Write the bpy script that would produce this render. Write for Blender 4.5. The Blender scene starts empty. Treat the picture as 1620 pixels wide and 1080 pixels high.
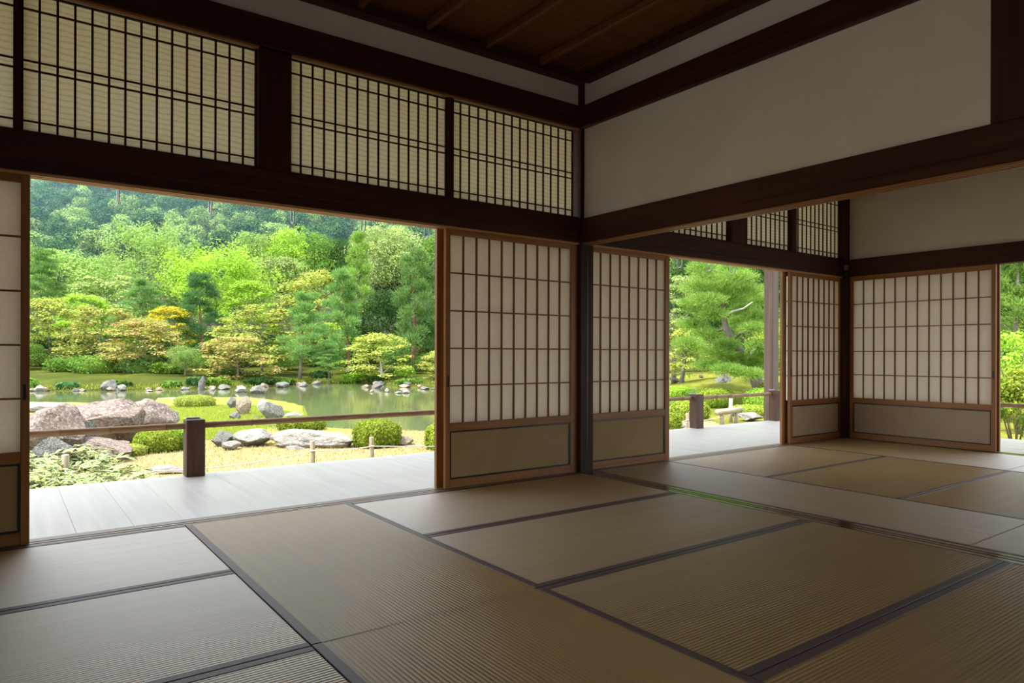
import bpy, bmesh, math, random
import numpy as np
from mathutils import Vector, Matrix, noise

SC = bpy.context.scene
COL = SC.collection
R = math.radians

# ------------------------------------------------------------------ camera
CAM = np.array([-3.574, -3.981, 0.910])
YAW, ROLL, FPX, SHIFT = R(36.247), R(0.1417), 1098.1, 19.5
_F = np.array([math.sin(YAW), math.cos(YAW), 0.0])
_r = np.array([math.cos(YAW), -math.sin(YAW), 0.0])
_u = np.array([0.0, 0.0, 1.0])
_rr = _r * math.cos(ROLL) + _u * math.sin(ROLL)
_uu = -_r * math.sin(ROLL) + _u * math.cos(ROLL)
cam_data = bpy.data.cameras.new('camera')
cam_data.sensor_width = 36.0
cam_data.lens = FPX / 1620.0 * 36.0
cam_data.shift_y = SHIFT / 1620.0
cam_data.clip_start = 0.05
cam_data.clip_end = 2000
cam = bpy.data.objects.new('camera', cam_data)
COL.objects.link(cam)
M = Matrix.Identity(4)
for i in range(3):
    M[i][0], M[i][1], M[i][2], M[i][3] = _rr[i], _uu[i], -_F[i], CAM[i]
cam.matrix_world = M
SC.camera = cam

# ------------------------------------------------------------------ light
world = bpy.data.worlds.new('sky')
SC.world = world
world.use_nodes = True
wn = world.node_tree
bg = wn.nodes['Background']
sky = wn.nodes.new('ShaderNodeTexSky')
sky.sky_type = 'NISHITA'
sky.sun_disc = False
sky.sun_elevation = R(66)
sky.sun_rotation = R(-80)
sky.air_density = 1.0
sky.dust_density = 3.0
sky.ozone_density = 1.0
mixw = wn.nodes.new('ShaderNodeMixRGB')
mixw.inputs[0].default_value = 0.80
mixw.inputs[2].default_value = (6.6, 6.9, 7.2, 1)
wn.links.new(sky.outputs[0], mixw.inputs[1])
wn.links.new(mixw.outputs[0], bg.inputs[0])
bg.inputs[1].default_value = 0.50

SUN_DIR = Vector((-0.40, 0.06, 0.91)).normalized()      # towards the sun
sd = bpy.data.lights.new('sun', 'SUN')
sd.energy = 8.5
sd.angle = R(1.2)
sd.color = (1.0, 0.95, 0.86)
sun = bpy.data.objects.new('sun', sd)
COL.objects.link(sun)
sun.rotation_euler = (-SUN_DIR).to_track_quat('-Z', 'Y').to_euler()
sun.location = (-20, 5, 40)

vs = SC.view_settings
vs.view_transform = 'Standard'
vs.look = 'None'
vs.exposure = 0.10
vs.gamma = 1.0
vs.use_curve_mapping = False
cy = SC.cycles
cy.use_denoising = True
cy.max_bounces = 10
cy.diffuse_bounces = 6
cy.glossy_bounces = 4
cy.transmission_bounces = 6
cy.volume_bounces = 1
cy.sample_clamp_indirect = 6.0
cy.caustics_reflective = False
cy.caustics_refractive = False

# ------------------------------------------------------------------ helpers
def ray(px, py):
    return _F + _rr * (px - 810) / FPX + _uu * (540 + SHIFT - py) / FPX
def at_z(px, py, z):
    d = ray(px, py)
    return CAM + d * ((z - CAM[2]) / d[2])
def at_d(px, py, D):
    return CAM + ray(px, py) * D

def tag(o, label=None, cat=None, group=None, kind=None):
    if label: o['label'] = label
    if cat: o['category'] = cat
    if group: o['group'] = group
    if kind: o['kind'] = kind
    return o
def obj(name, me, loc=(0, 0, 0), parent=None, rot=None, scale=None, kind=None):
    o = bpy.data.objects.new(name, me)
    COL.objects.link(o)
    o.location = loc
    if rot is not None: o.rotation_euler = rot
    if scale is not None: o.scale = scale
    if parent is not None: o.parent = parent
    if kind: o['kind'] = kind
    return o
def thing(name, label, cat, loc, group=None, rot=None, kind=None):
    return tag(obj(name, None, loc, rot=rot), label, cat, group, kind)

def mesh_py(name, V, Fc, mat=None, smooth=False):
    me = bpy.data.meshes.new(name)
    me.from_pydata([tuple(v) for v in V], [], [tuple(f) for f in Fc])
    if smooth: me.polygons.foreach_set('use_smooth', [True] * len(me.polygons))
    if mat: me.materials.append(mat)
    me.update()
    return me
def mesh_np(name, V, Q, mat=None, smooth=False):
    V = np.ascontiguousarray(V, dtype=np.float32); Q = np.ascontiguousarray(Q, dtype=np.int32)
    k = Q.shape[1]
    me = bpy.data.meshes.new(name)
    me.vertices.add(len(V)); me.vertices.foreach_set('co', V.ravel())
    me.loops.add(Q.size); me.loops.foreach_set('vertex_index', Q.ravel())
    me.polygons.add(len(Q))
    me.polygons.foreach_set('loop_start', np.arange(0, Q.size, k, dtype=np.int32))
    me.polygons.foreach_set('use_smooth', np.full(len(Q), smooth))
    me.update(calc_edges=True)
    if mat: me.materials.append(mat)
    return me
_boxes = {}
def box(dx, dy, dz, mat, bev=0.003):
    key = (round(dx, 4), round(dy, 4), round(dz, 4), mat.name, bev)
    if key in _boxes: return _boxes[key]
    bm = bmesh.new()
    bmesh.ops.create_cube(bm, size=1.0)
    bmesh.ops.scale(bm, vec=(dx, dy, dz), verts=bm.verts)
    if bev and min(dx, dy, dz) > bev * 2.2:
        bmesh.ops.bevel(bm, geom=bm.edges[:], offset=bev, segments=1, affect='EDGES')
    me = bpy.data.meshes.new('box')
    bm.to_mesh(me); bm.free()
    me.materials.append(mat)
    _boxes[key] = me
    return me
def bpart(name, x0, x1, y0, y1, z0, z1, mat, parent=None, bev=0.003, org=(0, 0, 0)):
    c = ((x0 + x1) / 2 - org[0], (y0 + y1) / 2 - org[1], (z0 + z1) / 2 - org[2])
    return obj(name, box(abs(x1 - x0), abs(y1 - y0), abs(z1 - z0), mat, bev), c, parent)

def tube(pts, rad, seg=8, cap=True):
    """verts, faces of a tapered tube through pts"""
    pts = [Vector(p) for p in pts]
    if not hasattr(rad, '__len__'): rad = [rad] * len(pts)
    V, Fc = [], []
    up = Vector((0.13, 0.21, 0.97)).normalized()
    for i, p in enumerate(pts):
        a = pts[max(i - 1, 0)]; b = pts[min(i + 1, len(pts) - 1)]
        t = (b - a).normalized()
        s = t.cross(up)
        if s.length < 0.05: s = t.cross(Vector((1, 0, 0)))
        s.normalize(); w = t.cross(s)
        for k in range(seg):
            an = 2 * math.pi * k / seg
            V.append(p + (s * math.cos(an) + w * math.sin(an)) * rad[i])
    for i in range(len(pts) - 1):
        for k in range(seg):
            k2 = (k + 1) % seg
            Fc.append((i * seg + k, i * seg + k2, (i + 1) * seg + k2, (i + 1) * seg + k))
    if cap:
        Fc.append(tuple(range(seg))[::-1]); n = (len(pts) - 1) * seg
        Fc.append(tuple(n + k for k in range(seg)))
    return V, Fc
def join(parts):
    V, Fc = [], []
    for v, f in parts:
        n = len(V); V += list(v); Fc += [tuple(i + n for i in q) for q in f]
    return V, Fc

# ------------------------------------------------------------------ materials
class NT:
    def __init__(s, name):
        s.m = bpy.data.materials.new(name); s.m.use_nodes = True
        s.t = s.m.node_tree; s.b = s.t.nodes['Principled BSDF']; s.out = s.t.nodes['Material Output']
    def n(s, ty, **kw):
        nd = s.t.nodes.new(ty)
        for k, v in kw.items(): setattr(nd, k, v)
        return nd
    def l(s, a, b): s.t.links.new(a, b)
    def ramp(s, fac, stops):
        nd = s.n('ShaderNodeValToRGB'); e = nd.color_ramp.elements
        while len(e) < len(stops): e.new(0.5)
        for el, (p, c) in zip(e, stops):
            el.position = p; el.color = (*c, 1)
        s.l(fac, nd.inputs[0]); return nd.outputs[0]
    def noise(s, scale, detail=4, rough=0.55, vec=None, dist=0.0):
        nd = s.n('ShaderNodeTexNoise'); nd.inputs['Scale'].default_value = scale
        nd.inputs['Detail'].default_value = detail; nd.inputs['Roughness'].default_value = rough
        nd.inputs['Distortion'].default_value = dist
        if vec is not None: s.l(vec, nd.inputs['Vector'])
        return nd.outputs[0]
    def coords(s, scale=(1, 1, 1), kind='Object', rnd=True):
        tc = s.n('ShaderNodeTexCoord'); mp = s.n('ShaderNodeMapping')
        mp.inputs['Scale'].default_value = scale
        s.l(tc.outputs[kind], mp.inputs[0])
        if rnd:
            oi = s.n('ShaderNodeObjectInfo'); mu = s.n('ShaderNodeMath', operation='MULTIPLY')
            mu.inputs[1].default_value = 37.0; s.l(oi.outputs['Random'], mu.inputs[0])
            s.l(mu.outputs[0], mp.inputs['Location'])
        return mp.outputs[0]
    def bump(s, h, strength=0.3, dist=0.01):
        nd = s.n('ShaderNodeBump'); nd.inputs['Strength'].default_value = strength
        nd.inputs['Distance'].default_value = dist
        s.l(h, nd.inputs['Height']); s.l(nd.outputs[0], s.b.inputs['Normal'])
    def set(s, rough=None, spec=None):
        if rough is not None: s.b.inputs['Roughness'].default_value = rough
        if spec is not None: s.b.inputs['Specular IOR Level'].default_value = spec
        return s.m

def wood(name, c0, c1, rough, axis, spec=0.4, grain=22, strength=0.15):
    k = NT(name)
    sc = [grain] * 3; sc[axis] = grain * 0.05
    v = k.coords(tuple(sc))
    n1 = k.noise(1.0, 6, 0.6, v, 0.4)
    k.l(k.ramp(n1, [(0.3, c0), (0.7, c1)]), k.b.inputs['Base Color'])
    k.bump(n1, strength, 0.004)
    return k.set(rough, spec)
DK0, DK1 = (0.026, 0.0065, 0.0030), (0.070, 0.021, 0.0085)
dark_x = wood('dark_timber_x', DK0, DK1, 0.58, 0, 0.28)
dark_y = wood('dark_timber_y', DK0, DK1, 0.58, 1, 0.28)
dark_z = wood('dark_timber_z', DK0, DK1, 0.58, 2, 0.28)
LW0, LW1 = (0.25, 0.100, 0.024), (0.42, 0.190, 0.058)
frame_x = wood('cedar_frame_x', LW0, LW1, 0.45, 0)
bar_x = wood('lattice_bar_x', (0.15, 0.052, 0.018), (0.25, 0.095, 0.034), 0.5, 0)
bar_z = wood('lattice_bar_z', (0.15, 0.052, 0.018), (0.25, 0.095, 0.034), 0.5, 2)
rib_x = wood('lit_rib_x', (0.46, 0.25, 0.11), (0.62, 0.37, 0.19), 0.5, 0)  # paler than the cedar: light from outside painted into the ribs
frame_z = wood('cedar_frame_z', LW0, LW1, 0.45, 2)
ceil_x = wood('ceiling_cedar_x', (0.105, 0.038, 0.012), (0.19, 0.076, 0.026), 0.65, 0, 0.25, grain=30)
ceil_y = wood('ceiling_cedar_y', (0.13, 0.047, 0.017), (0.21, 0.085, 0.032), 0.6, 1, 0.28)
sill_x = wood('sill_x', (0.20, 0.13, 0.085), (0.32, 0.22, 0.15), 0.40, 0, 0.5, strength=0.05)
sill_y = wood('sill_y', (0.07, 0.032, 0.018), (0.12, 0.060, 0.035), 0.15, 1, 0.5, strength=0.04)
plank_y = wood('weathered_plank', (0.56, 0.54, 0.51), (0.68, 0.66, 0.63), 0.36, 1, 0.6, grain=16, strength=0.05)
post_m = wood('weathered_post', (0.050, 0.024, 0.014), (0.105, 0.055, 0.034), 0.6, 2)
stake_m = wood('pale_stake', (0.20, 0.16, 0.11), (0.44, 0.38, 0.29), 0.75, 2, grain=40, strength=0.5)

def plain(name, c, rough=0.6, spec=0.3):
    k = NT(name); k.b.inputs['Base Color'].default_value = (*c, 1)
    v = k.coords((60, 60, 60)); k.bump(k.noise(1.0, 3, 0.6, v), 0.08, 0.002)
    return k.set(rough, spec)
black_m = plain('black_lacquer', (0.012, 0.011, 0.011), 0.35, 0.5)
iron_m = plain('iron', (0.33, 0.34, 0.40), 0.4, 0.6)
iron_m.node_tree.nodes['Principled BSDF'].inputs['Metallic'].default_value = 0.7
brass_m = plain('old_brass', (0.20, 0.145, 0.07), 0.5, 0.5)
rope_m = plain('pale_rope', (0.62, 0.57, 0.45), 0.85, 0.1)

def plaster_mat():
    k = NT('plaster'); v = k.coords((1.3, 1.3, 1.3), rnd=False)
    n = k.noise(1.6, 5, 0.65, v)
    k.l(k.ramp(n, [(0.3, (0.74, 0.675, 0.58)), (0.75, (0.82, 0.755, 0.665))]), k.b.inputs['Base Color'])
    v2 = k.coords((90, 90, 90), rnd=False); k.bump(k.noise(1.0, 4, 0.7, v2), 0.12, 0.003)
    return k.set(0.9, 0.1)
plaster = plaster_mat()
def board_mat():
    k = NT('beige_paper_board'); v = k.coords((2, 2, 2))
    k.l(k.ramp(k.noise(1.5, 4, 0.6, v), [(0.3, (0.40, 0.285, 0.13)), (0.75, (0.46, 0.34, 0.17))]), k.b.inputs['Base Color'])
    return k.set(0.75, 0.2)
board_m = board_mat()
board_l = board_mat(); board_l.name = 'pale_paper_board'
for e_, c_ in zip([n_ for n_ in board_l.node_tree.nodes if n_.type == 'VALTORGB'][0].color_ramp.elements, ((0.44, 0.335, 0.22, 1), (0.50, 0.39, 0.27, 1))): e_.color = c_
def paper_mat(name, col, tr, wave=0.0):
    k = NT(name)
    v = k.coords((55, 55, 55), rnd=False)
    n = k.noise(1.0, 4, 0.7, v)
    c0 = tuple(x * 0.90 for x in col)
    rc = k.ramp(n, [(0.35, c0), (0.7, col)])
    if wave:
        w = k.n('ShaderNodeTexWave', wave_type='BANDS', bands_direction='Z')
        w.inputs['Scale'].default_value = 11.0; w.inputs['Distortion'].default_value = 3.0
        w.inputs['Detail'].default_value = 2.0; w.inputs['Detail Scale'].default_value = 1.2
        tc = k.n('ShaderNodeNewGeometry'); k.l(tc.outputs['Position'], w.inputs[0])
        mx = k.n('ShaderNodeMixRGB', blend_type='MULTIPLY'); mx.inputs[0].default_value = wave
        k.l(rc, mx.inputs[1]); k.l(k.ramp(w.outputs[1], [(0.0, (0.55, 0.55, 0.5)), (0.35, (1, 1, 1))]), mx.inputs[2])
        rc = mx.outputs[0]
    d = k.n('ShaderNodeBsdfDiffuse'); t = k.n('ShaderNodeBsdfTranslucent'); m = k.n('ShaderNodeMixShader')
    k.l(rc, d.inputs[0]); k.l(rc, t.inputs[0]); m.inputs[0].default_value = tr
    k.l(d.outputs[0], m.inputs[1]); k.l(t.outputs[0], m.inputs[2]); k.l(m.outputs[0], k.out.inputs[0])
    return k.m
paper = paper_mat('shoji_paper', (0.87, 0.81, 0.71), 0.54)
paper_t = paper_mat('transom_paper', (0.86, 0.80, 0.64), 0.42, 0.4)

def tatami_mat():
    k = NT('tatami_rush'); v = k.coords((1.2, 40, 40))
    n = k.noise(1.0, 5, 0.65, v)
    v2 = k.coords((1.1, 1.1, 1.1)); n2 = k.noise(1.0, 3, 0.5, v2)
    a = k.n('ShaderNodeMath', operation='MULTIPLY_ADD'); a.inputs[1].default_value = 0.6
    k.l(n, a.inputs[0]); 
    s2 = k.n('ShaderNodeMath', operation='MULTIPLY'); s2.inputs[1].default_value = 0.4; k.l(n2, s2.inputs[0]); k.l(s2.outputs[0], a.inputs[2])
    k.l(k.ramp(a.outputs[0], [(0.3, (0.34, 0.215, 0.072)), (0.7, (0.50, 0.335, 0.130))]), k.b.inputs['Base Color'])
    v3 = k.coords((420, 60, 1)); k.bump(k.noise(1.0, 2, 0.5, v3), 0.2, 0.001)
    vt = k.n('ShaderNodeVectorTransform', vector_type='VECTOR', convert_from='OBJECT', convert_to='WORLD')
    vt.inputs[0].default_value = (1, 0, 0)
    k.l(vt.outputs[0], k.b.inputs['Tangent'])
    k.b.inputs['Anisotropic'].default_value = 0.9
    k.b.inputs['IOR'].default_value = 1.8
    return k.set(0.38, 0.9)
tatami_m = tatami_mat()
def cloth_mat():
    k = NT('border_cloth'); v = k.coords((400, 400, 400)); n = k.noise(1.0, 2, 0.5, v)
    k.l(k.ramp(n, [(0.3, (0.080, 0.048, 0.050)), (0.7, (0.130, 0.084, 0.086))]), k.b.inputs['Base Color'])
    k.bump(n, 0.3, 0.001)
    return k.set(0.5, 0.5)
cloth_m = cloth_mat()

def leaf_mat(name, c0, c1, tr=0.35, mid=None, f=0.85):
    k = NT(name)
    c0, c1 = tuple(x * f for x in c0), tuple(x * f for x in c1)
    mid = tuple(x * f for x in mid) if mid else tuple((x + y) / 2 for x, y in zip(c0, c1))
    g = k.n('ShaderNodeNewGeometry'); oi = k.n('ShaderNodeObjectInfo')
    rc = k.ramp(g.outputs['Random Per Island'], [(0.0, c0), (0.68, mid), (1.0, c1)])
    hs = k.n('ShaderNodeHueSaturation'); k.l(rc, hs.inputs['Color'])
    mr = k.n('ShaderNodeMapRange'); mr.inputs[3].default_value = 0.8; mr.inputs[4].default_value = 1.2
    k.l(oi.outputs['Random'], mr.inputs[0]); k.l(mr.outputs[0], hs.inputs['Value'])
    d = k.n('ShaderNodeBsdfDiffuse'); t = k.n('ShaderNodeBsdfTranslucent'); m = k.n('ShaderNodeMixShader')
    k.l(hs.outputs[0], d.inputs[0]); k.l(hs.outputs[0], t.inputs[0]); m.inputs[0].default_value = tr
    k.l(d.outputs[0], m.inputs[1]); k.l(t.outputs[0], m.inputs[2])
    k.l(m.outputs[0], k.out.inputs[0])
    return k.m
LEAF = {
 'lime':    leaf_mat('leaf_lime', (0.26, 0.48, 0.035), (0.50, 0.72, 0.11)),
 'yellow':  leaf_mat('leaf_yellow_green', (0.34, 0.44, 0.06), (0.60, 0.62, 0.18)),
 'pale':    leaf_mat('leaf_pale_green', (0.24, 0.42, 0.09), (0.46, 0.62, 0.19)),
 'cream':   leaf_mat('leaf_cream_green', (0.20, 0.36, 0.08), (0.62, 0.66, 0.28)),
 'green':   leaf_mat('leaf_green', (0.12, 0.26, 0.04), (0.26, 0.42, 0.08)),
 'dark':    leaf_mat('leaf_dark_green', (0.030, 0.085, 0.020), (0.085, 0.17, 0.045)),
 'pine':    leaf_mat('needle_green', (0.12, 0.27, 0.06), (0.30, 0.48, 0.15)),
 'pinedk':  leaf_mat('needle_dark', (0.07, 0.17, 0.055), (0.16, 0.31, 0.11)),
 'pinelt':  leaf_mat('needle_light', (0.15, 0.31, 0.045), (0.40, 0.57, 0.13)),
 'orange':  leaf_mat('leaf_orange_maple', (0.28, 0.40, 0.07), (0.84, 0.50, 0.24), mid=(0.42, 0.50, 0.11)),
 'pink':    leaf_mat('leaf_pink_maple', (0.32, 0.42, 0.08), (0.98, 0.40, 0.30), mid=(0.46, 0.50, 0.13)),
 'gold':    leaf_mat('leaf_gold', (0.52, 0.48, 0.03), (0.74, 0.64, 0.06)),
 'hill':    leaf_mat('leaf_hill', (0.028, 0.085, 0.034), (0.12, 0.23, 0.075), 0.05),
 'hill2':   leaf_mat('leaf_hill_light', (0.15, 0.29, 0.07), (0.40, 0.55, 0.17), 0.08),
 'shrub':   leaf_mat('leaf_shrub', (0.20, 0.32, 0.03), (0.48, 0.52, 0.09)),
 'shrubdk': leaf_mat('leaf_shrub_green', (0.13, 0.26, 0.03), (0.30, 0.42, 0.06)),
}
def bark(name, c0, c1):
    k = NT(name); v = k.coords((8, 8, 3)); n = k.noise(1.0, 5, 0.7, v)
    k.l(k.ramp(n, [(0.3, c0), (0.7, c1)]), k.b.inputs['Base Color']); k.bump(n, 0.6, 0.05)
    return k.set(0.9, 0.1)
bark_g = bark('grey_bark', (0.10, 0.085, 0.065), (0.26, 0.23, 0.19))
bark_r = bark('red_pine_bark', (0.16, 0.075, 0.045), (0.30, 0.17, 0.12))
bark_w = bark('white_bark', (0.45, 0.43, 0.38), (0.78, 0.76, 0.70))
def rock_mat(name, c0, c1, c2):
    k = NT(name); v = k.coords((2.2, 2.2, 2.2)); n = k.noise(1.2, 7, 0.7, v, 0.3)
    v2 = k.coords((14, 14, 14)); n2 = k.noise(1.0, 5, 0.7, v2)
    mx = k.n('ShaderNodeMixRGB'); k.l(k.ramp(n2, [(0.5, (0, 0, 0)), (0.6, (1, 1, 1))]), mx.inputs[0])
    k.l(k.ramp(n, [(0.34, c0), (0.60, c1)]), mx.inputs[1]); mx.inputs[2].default_value = (*c2, 1)
    k.l(mx.outputs[0], k.b.inputs['Base Color'])
    mm = k.n('ShaderNodeMath', operation='ADD'); k.l(n, mm.inputs[0]); k.l(n2, mm.inputs[1])
    k.bump(mm.outputs[0], 0.7, 0.06)
    return k.set(0.9, 0.15)
rock_pink = rock_mat('rock_pink', (0.085, 0.065, 0.057), (0.25, 0.19, 0.165), (0.36, 0.31, 0.28))
rock_grey = rock_mat('rock_grey', (0.06, 0.06, 0.055), (0.18, 0.178, 0.16), (0.32, 0.32, 0.30))
rock_pale = rock_mat('rock_pale', (0.13, 0.12, 0.105), (0.32, 0.30, 0.27), (0.46, 0.45, 0.42))
rock_brown = rock_mat('rock_brown', (0.13, 0.09, 0.06), (0.34, 0.26, 0.19), (0.52, 0.46, 0.38))

# ================================================================== THE ROOMS
H = 1.76                      # underside of the lintels
XL, XW = -4.66, 3.876         # left wall, far wall of the next room
YB = -5.60                    # back wall
ZN0, ZN1 = 1.815, 1.944       # ranging beam above the lintel
ZR0, ZR1 = 2.636, 2.806       # upper beam
ZC = 2.97                     # top of the plaster frieze

fl = tag(obj('floor', box(8.9, 6.0, 0.10, dark_x, 0), (-0.40, -2.85, -0.112)), 'dark timber subfloor under the straw mats', 'floor', kind='structure')

# ---- tatami mats ------------------------------------------------------------
_mats = {}
def tatami_mesh(L, W):
    key = (round(L, 3), round(W, 3))
    if key in _mats: return _mats[key]
    n = max(8, int(round(W / 0.0150))); S = 6
    V, Fc = [], []
    rng = random.Random(int(L * 1000 + W * 77))
    m = n * S + 1
    xs = [-L / 2, -L / 4, 0, L / 4, L / 2]
    for x in xs:
        for j in range(m):
            y = -W / 2 + W * j / (m - 1)
            z = -0.0015 * (1 - abs(math.sin(math.pi * j / S)) ** 0.8)
            V.append((x, y, z))
    for i in range(len(xs) - 1):
        for j in range(m - 1):
            Fc.append((i * m + j, (i + 1) * m + j, (i + 1) * m + j + 1, i * m + j + 1))
    me = mesh_py('tatami_surface', V, Fc, tatami_m, True)
    bm = bmesh.new(); bm.from_mesh(me)
    r = bmesh.ops.create_cube(bm, size=1.0)
    bmesh.ops.scale(bm, vec=(L, W, 0.052), verts=r['verts'])
    bmesh.ops.translate(bm, vec=(0, 0, -0.030), verts=r['verts'])
    bm.to_mesh(me); bm.free()
    _mats[key] = me
    return me
def tatami(x0, x1, y0, y1, label, group='tatami mats'):
    g = 0.003
    bwid = 0.022 if x0 > 0 else 0.034
    x0 += g; x1 -= g; y0, y1 = min(y0, y1) + g, max(y0, y1) - g
    lx, ly = x1 - x0, y1 - y0
    along_x = lx >= ly
    L, W = (lx, ly) if along_x else (ly, lx)
    t = thing('tatami_mat', label, 'tatami mat', ((x0 + x1) / 2, (y0 + y1) / 2, -0.056), group, rot=(0, 0, 0 if along_x else math.pi / 2))
    obj('rush_surface', tatami_mesh(L, W), (0, 0, 0.056), t)
    for s in (-1, 1):
        obj('cloth_border', box(L + 0.001, bwid, 0.006, cloth_m, 0.0015), (0, s * (W / 2 - bwid / 2 + 0.0005), 0.0545), t)
    return t
X1, X2 = -1.868, -2.798
yr = [0.0, -0.934, -1.863, -2.797, -3.73, -4.66, YB]
yl = [0.0, -0.957, -1.874, -2.80, -3.73, -4.66, YB]
yc = [0.0, -1.866, -3.73, YB]
ordw = ['nearest the garden sill', 'second from the garden sill', 'third from the garden sill']
for i in range(6):
    far = i > 2
    tatami(XL, X2, yl[i], yl[i + 1], 'straw tatami mat in the back rows of the front room' if far else 'pale shining tatami mat lying crosswise at left, ' + ordw[i], 'back tatami mats' if far else 'tatami mats')
    tatami(X1, -0.004, yr[i], yr[i + 1], ('straw tatami mat in the back rows of the front room' if i > 3 else 'brown tatami mat at lower right, fourth from the garden sill') if far else 'crosswise tatami mat right of the lengthwise strip, ' + ordw[i], 'back tatami mats' if i > 3 else 'tatami mats')
for i in range(3):
    tatami(X2, X1, yc[i], yc[i + 1], ['ribbed tatami mat lying lengthwise, touching the garden sill', 'ribbed tatami mat lying lengthwise in the foreground', 'straw tatami mat in the back rows of the front room'][i], 'back tatami mats' if i == 2 else 'tatami mats')
SB = 0.135
ybr = [0.0, -0.945, -1.895, -2.85, -3.75, -4.66, YB]
for i in range(3):
    y0 = [0.0, -2.60, -4.4][i]; y1 = [-2.60, -4.4, YB][i]
    tatami(SB, 1.005, y0, y1, ['long tatami mat in the next room running beside the partition sill', 'tatami mat beyond the partition sill at the right edge', 'straw tatami mat in the back of the next room'][i], 'next room mats' if i < 2 else 'back tatami mats')
for i in range(6):
    tatami(1.005, 2.80, ybr[i], ybr[i + 1], ['bright tatami mat in the next room before its garden opening', 'tan tatami mat in the middle of the next room', 'tan tatami mat in the next room at the right edge'][i] if i < 3 else 'straw tatami mat in the back of the next room', 'next room mats' if i < 3 else 'back tatami mats')
for i in range(3):
    tatami(2.80, XW - 0.004, yc[i], yc[i + 1], ['tatami mat along the foot of the far screen wall', 'tatami mat before the far side opening', 'straw tatami mat in the back of the next room'][i], 'next room mats' if i < 2 else 'back tatami mats')

# ---- front wall towards the garden -----------------------------------------
wf = thing('wall_front', 'garden side wall framing of dark beams and posts', 'wall', (0, 0, 0), kind='structure')
def beams(x0, x1):
    bpart('lintel', x0, x1, 0.004, 0.125, H, ZN0, frame_x, wf)
    for k, yy in enumerate((0.022, 0.058, 0.094)):
        bpart('track_rib', x0, x1, yy - 0.010, yy + 0.010, H - 0.010, H + 0.002, rib_x, wf, 0.001)
    bpart('lintel_face', x0, x1, -0.002, 0.012, H + 0.003, ZN0 + 0.004, dark_x, wf)
    bpart('ranging_beam', x0, x1, -0.016, 0.13, ZN0, ZN1, dark_x, wf, 0.006)
    bpart('transom_sill', x0, x1, 0.01, 0.12, ZN1 - 0.002, ZN1 + 0.014, dark_x, wf)
    bpart('upper_beam', x0, x1, -0.012, 0.13, ZR0, ZR1, dark_x, wf, 0.006)
    bpart('plaster_frieze', x0, x1, 0.03, 0.11, ZR1 - 0.01, ZC + 0.14, plaster, wf, 0)
beams(XL, -0.008)
beams(0.127, XW)
for (x0, x1) in ((-2.42, -2.235), (1.862, 2.085)):
    bpart('strut_post', x0, x1, 0.0, 0.12, ZN1 - 0.01, ZR0 + 0.01, dark_z, wf)
for (x0, x1) in ((-3.530, -3.508), (-1.172, -1.133), (2.862, 2.955), (0.93, 0.965)):
    bpart('transom_divider', x0, x1, 0.012, 0.10, ZN1, ZR0, dark_z, wf)
for (x0, x1) in ((XL, -0.02), (0.13, XW)):
    bpart('transom_head', x0, x1, 0.0, 0.02, ZR0 - 0.012, ZR0 + 0.002, frame_x, wf, 0.001)
# sill with two tracks
s1 = tag(obj('trim_1', None, (0, 0, 0)), 'grooved timber sill between the mats and the veranda', 'sill', kind='structure')
for (x0, x1) in ((XL, 0.0), (0.127, XW)):
    bpart('sill_base', x0, x1, 0.0, 0.14, -0.06, -0.007, sill_x, s1, 0)
    for (a, b) in ((0.0, 0.022), (0.034, 0.062), (0.074, 0.14)):
        bpart('sill_rib', x0, x1, a, b, -0.008, 0.0, sill_x, s1, 0.001)

# corner posts
cp = tag(obj('trim_2', None, (0, 0, 0)), 'dark square corner post between the two rooms', 'post', kind='structure')
bpart('post_shaft', -0.008, 0.127, -0.006, 0.127, -0.05, 3.15, dark_z, cp, 0.006)
bpart('groove_shade_strip', 0.058, 0.066, -0.0075, 0.0, 0.0, H, black_m, cp, 0)  # raised black strip standing in for the shade of a groove
cp2 = tag(obj('trim_3', None, (0, 0, 0)), 'dark corner post at the far corner of the next room', 'post', kind='structure')
bpart('post_shaft', XW - 0.045, XW + 0.10, -0.035, 0.127, -0.05, 3.15, dark_z, cp2, 0.006)
cp3 = tag(obj('trim_4', None, (0, 0, 0)), 'dark post ending the garden wall at far left', 'post', kind='structure')
bpart('post_shaft', XL - 0.13, XL + 0.01, -0.006, 0.127, -0.05, 3.15, dark_z, cp3, 0.006)

# ---- partition wall between the rooms --------------------------------------
wr = thing('wall_right', 'partition wall of pale plaster above dark beams', 'wall', (0, 0, 0), kind='structure')
bpart('lintel', 0.004, 0.125, YB, -0.006, H, ZN0, dark_y, wr)
for xx in (0.022, 0.060, 0.098):
    bpart('track_rib', xx - 0.010, xx + 0.010, YB, -0.006, H - 0.010, H + 0.002, wood('cedar_rib', LW0, LW1, 0.45, 1) if xx == 0.022 else bpy.data.materials['cedar_rib'], wr, 0.001)
bpart('ranging_beam', -0.014, 0.141, YB, -0.006, ZN0, ZN1, dark_y, wr, 0.006)
bpart('lintel_face', -0.002, 0.010, YB, -0.006, H + 0.004, ZN0 + 0.004, dark_y, wr)
bpart('plaster_panel', 0.025, 0.105, -2.735, -0.006, ZN1 - 0.01, ZR0 + 0.01, plaster, wr, 0)
bpart('plaster_panel', 0.025, 0.105, YB, -2.92, ZN1 - 0.01, ZR0 + 0.01, plaster, wr, 0)
bpart('strut_post', 0.0, 0.127, -2.92, -2.735, ZN1 - 0.01, ZR0 + 0.01, dark_z, wr)
bpart('upper_beam', -0.012, 0.139, YB, -0.006, ZR0, ZR1, dark_y, wr, 0.006)
bpart('plaster_frieze', 0.03, 0.10, YB, -0.006, ZR1 - 0.01, ZC + 0.14, plaster, wr, 0)
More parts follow.
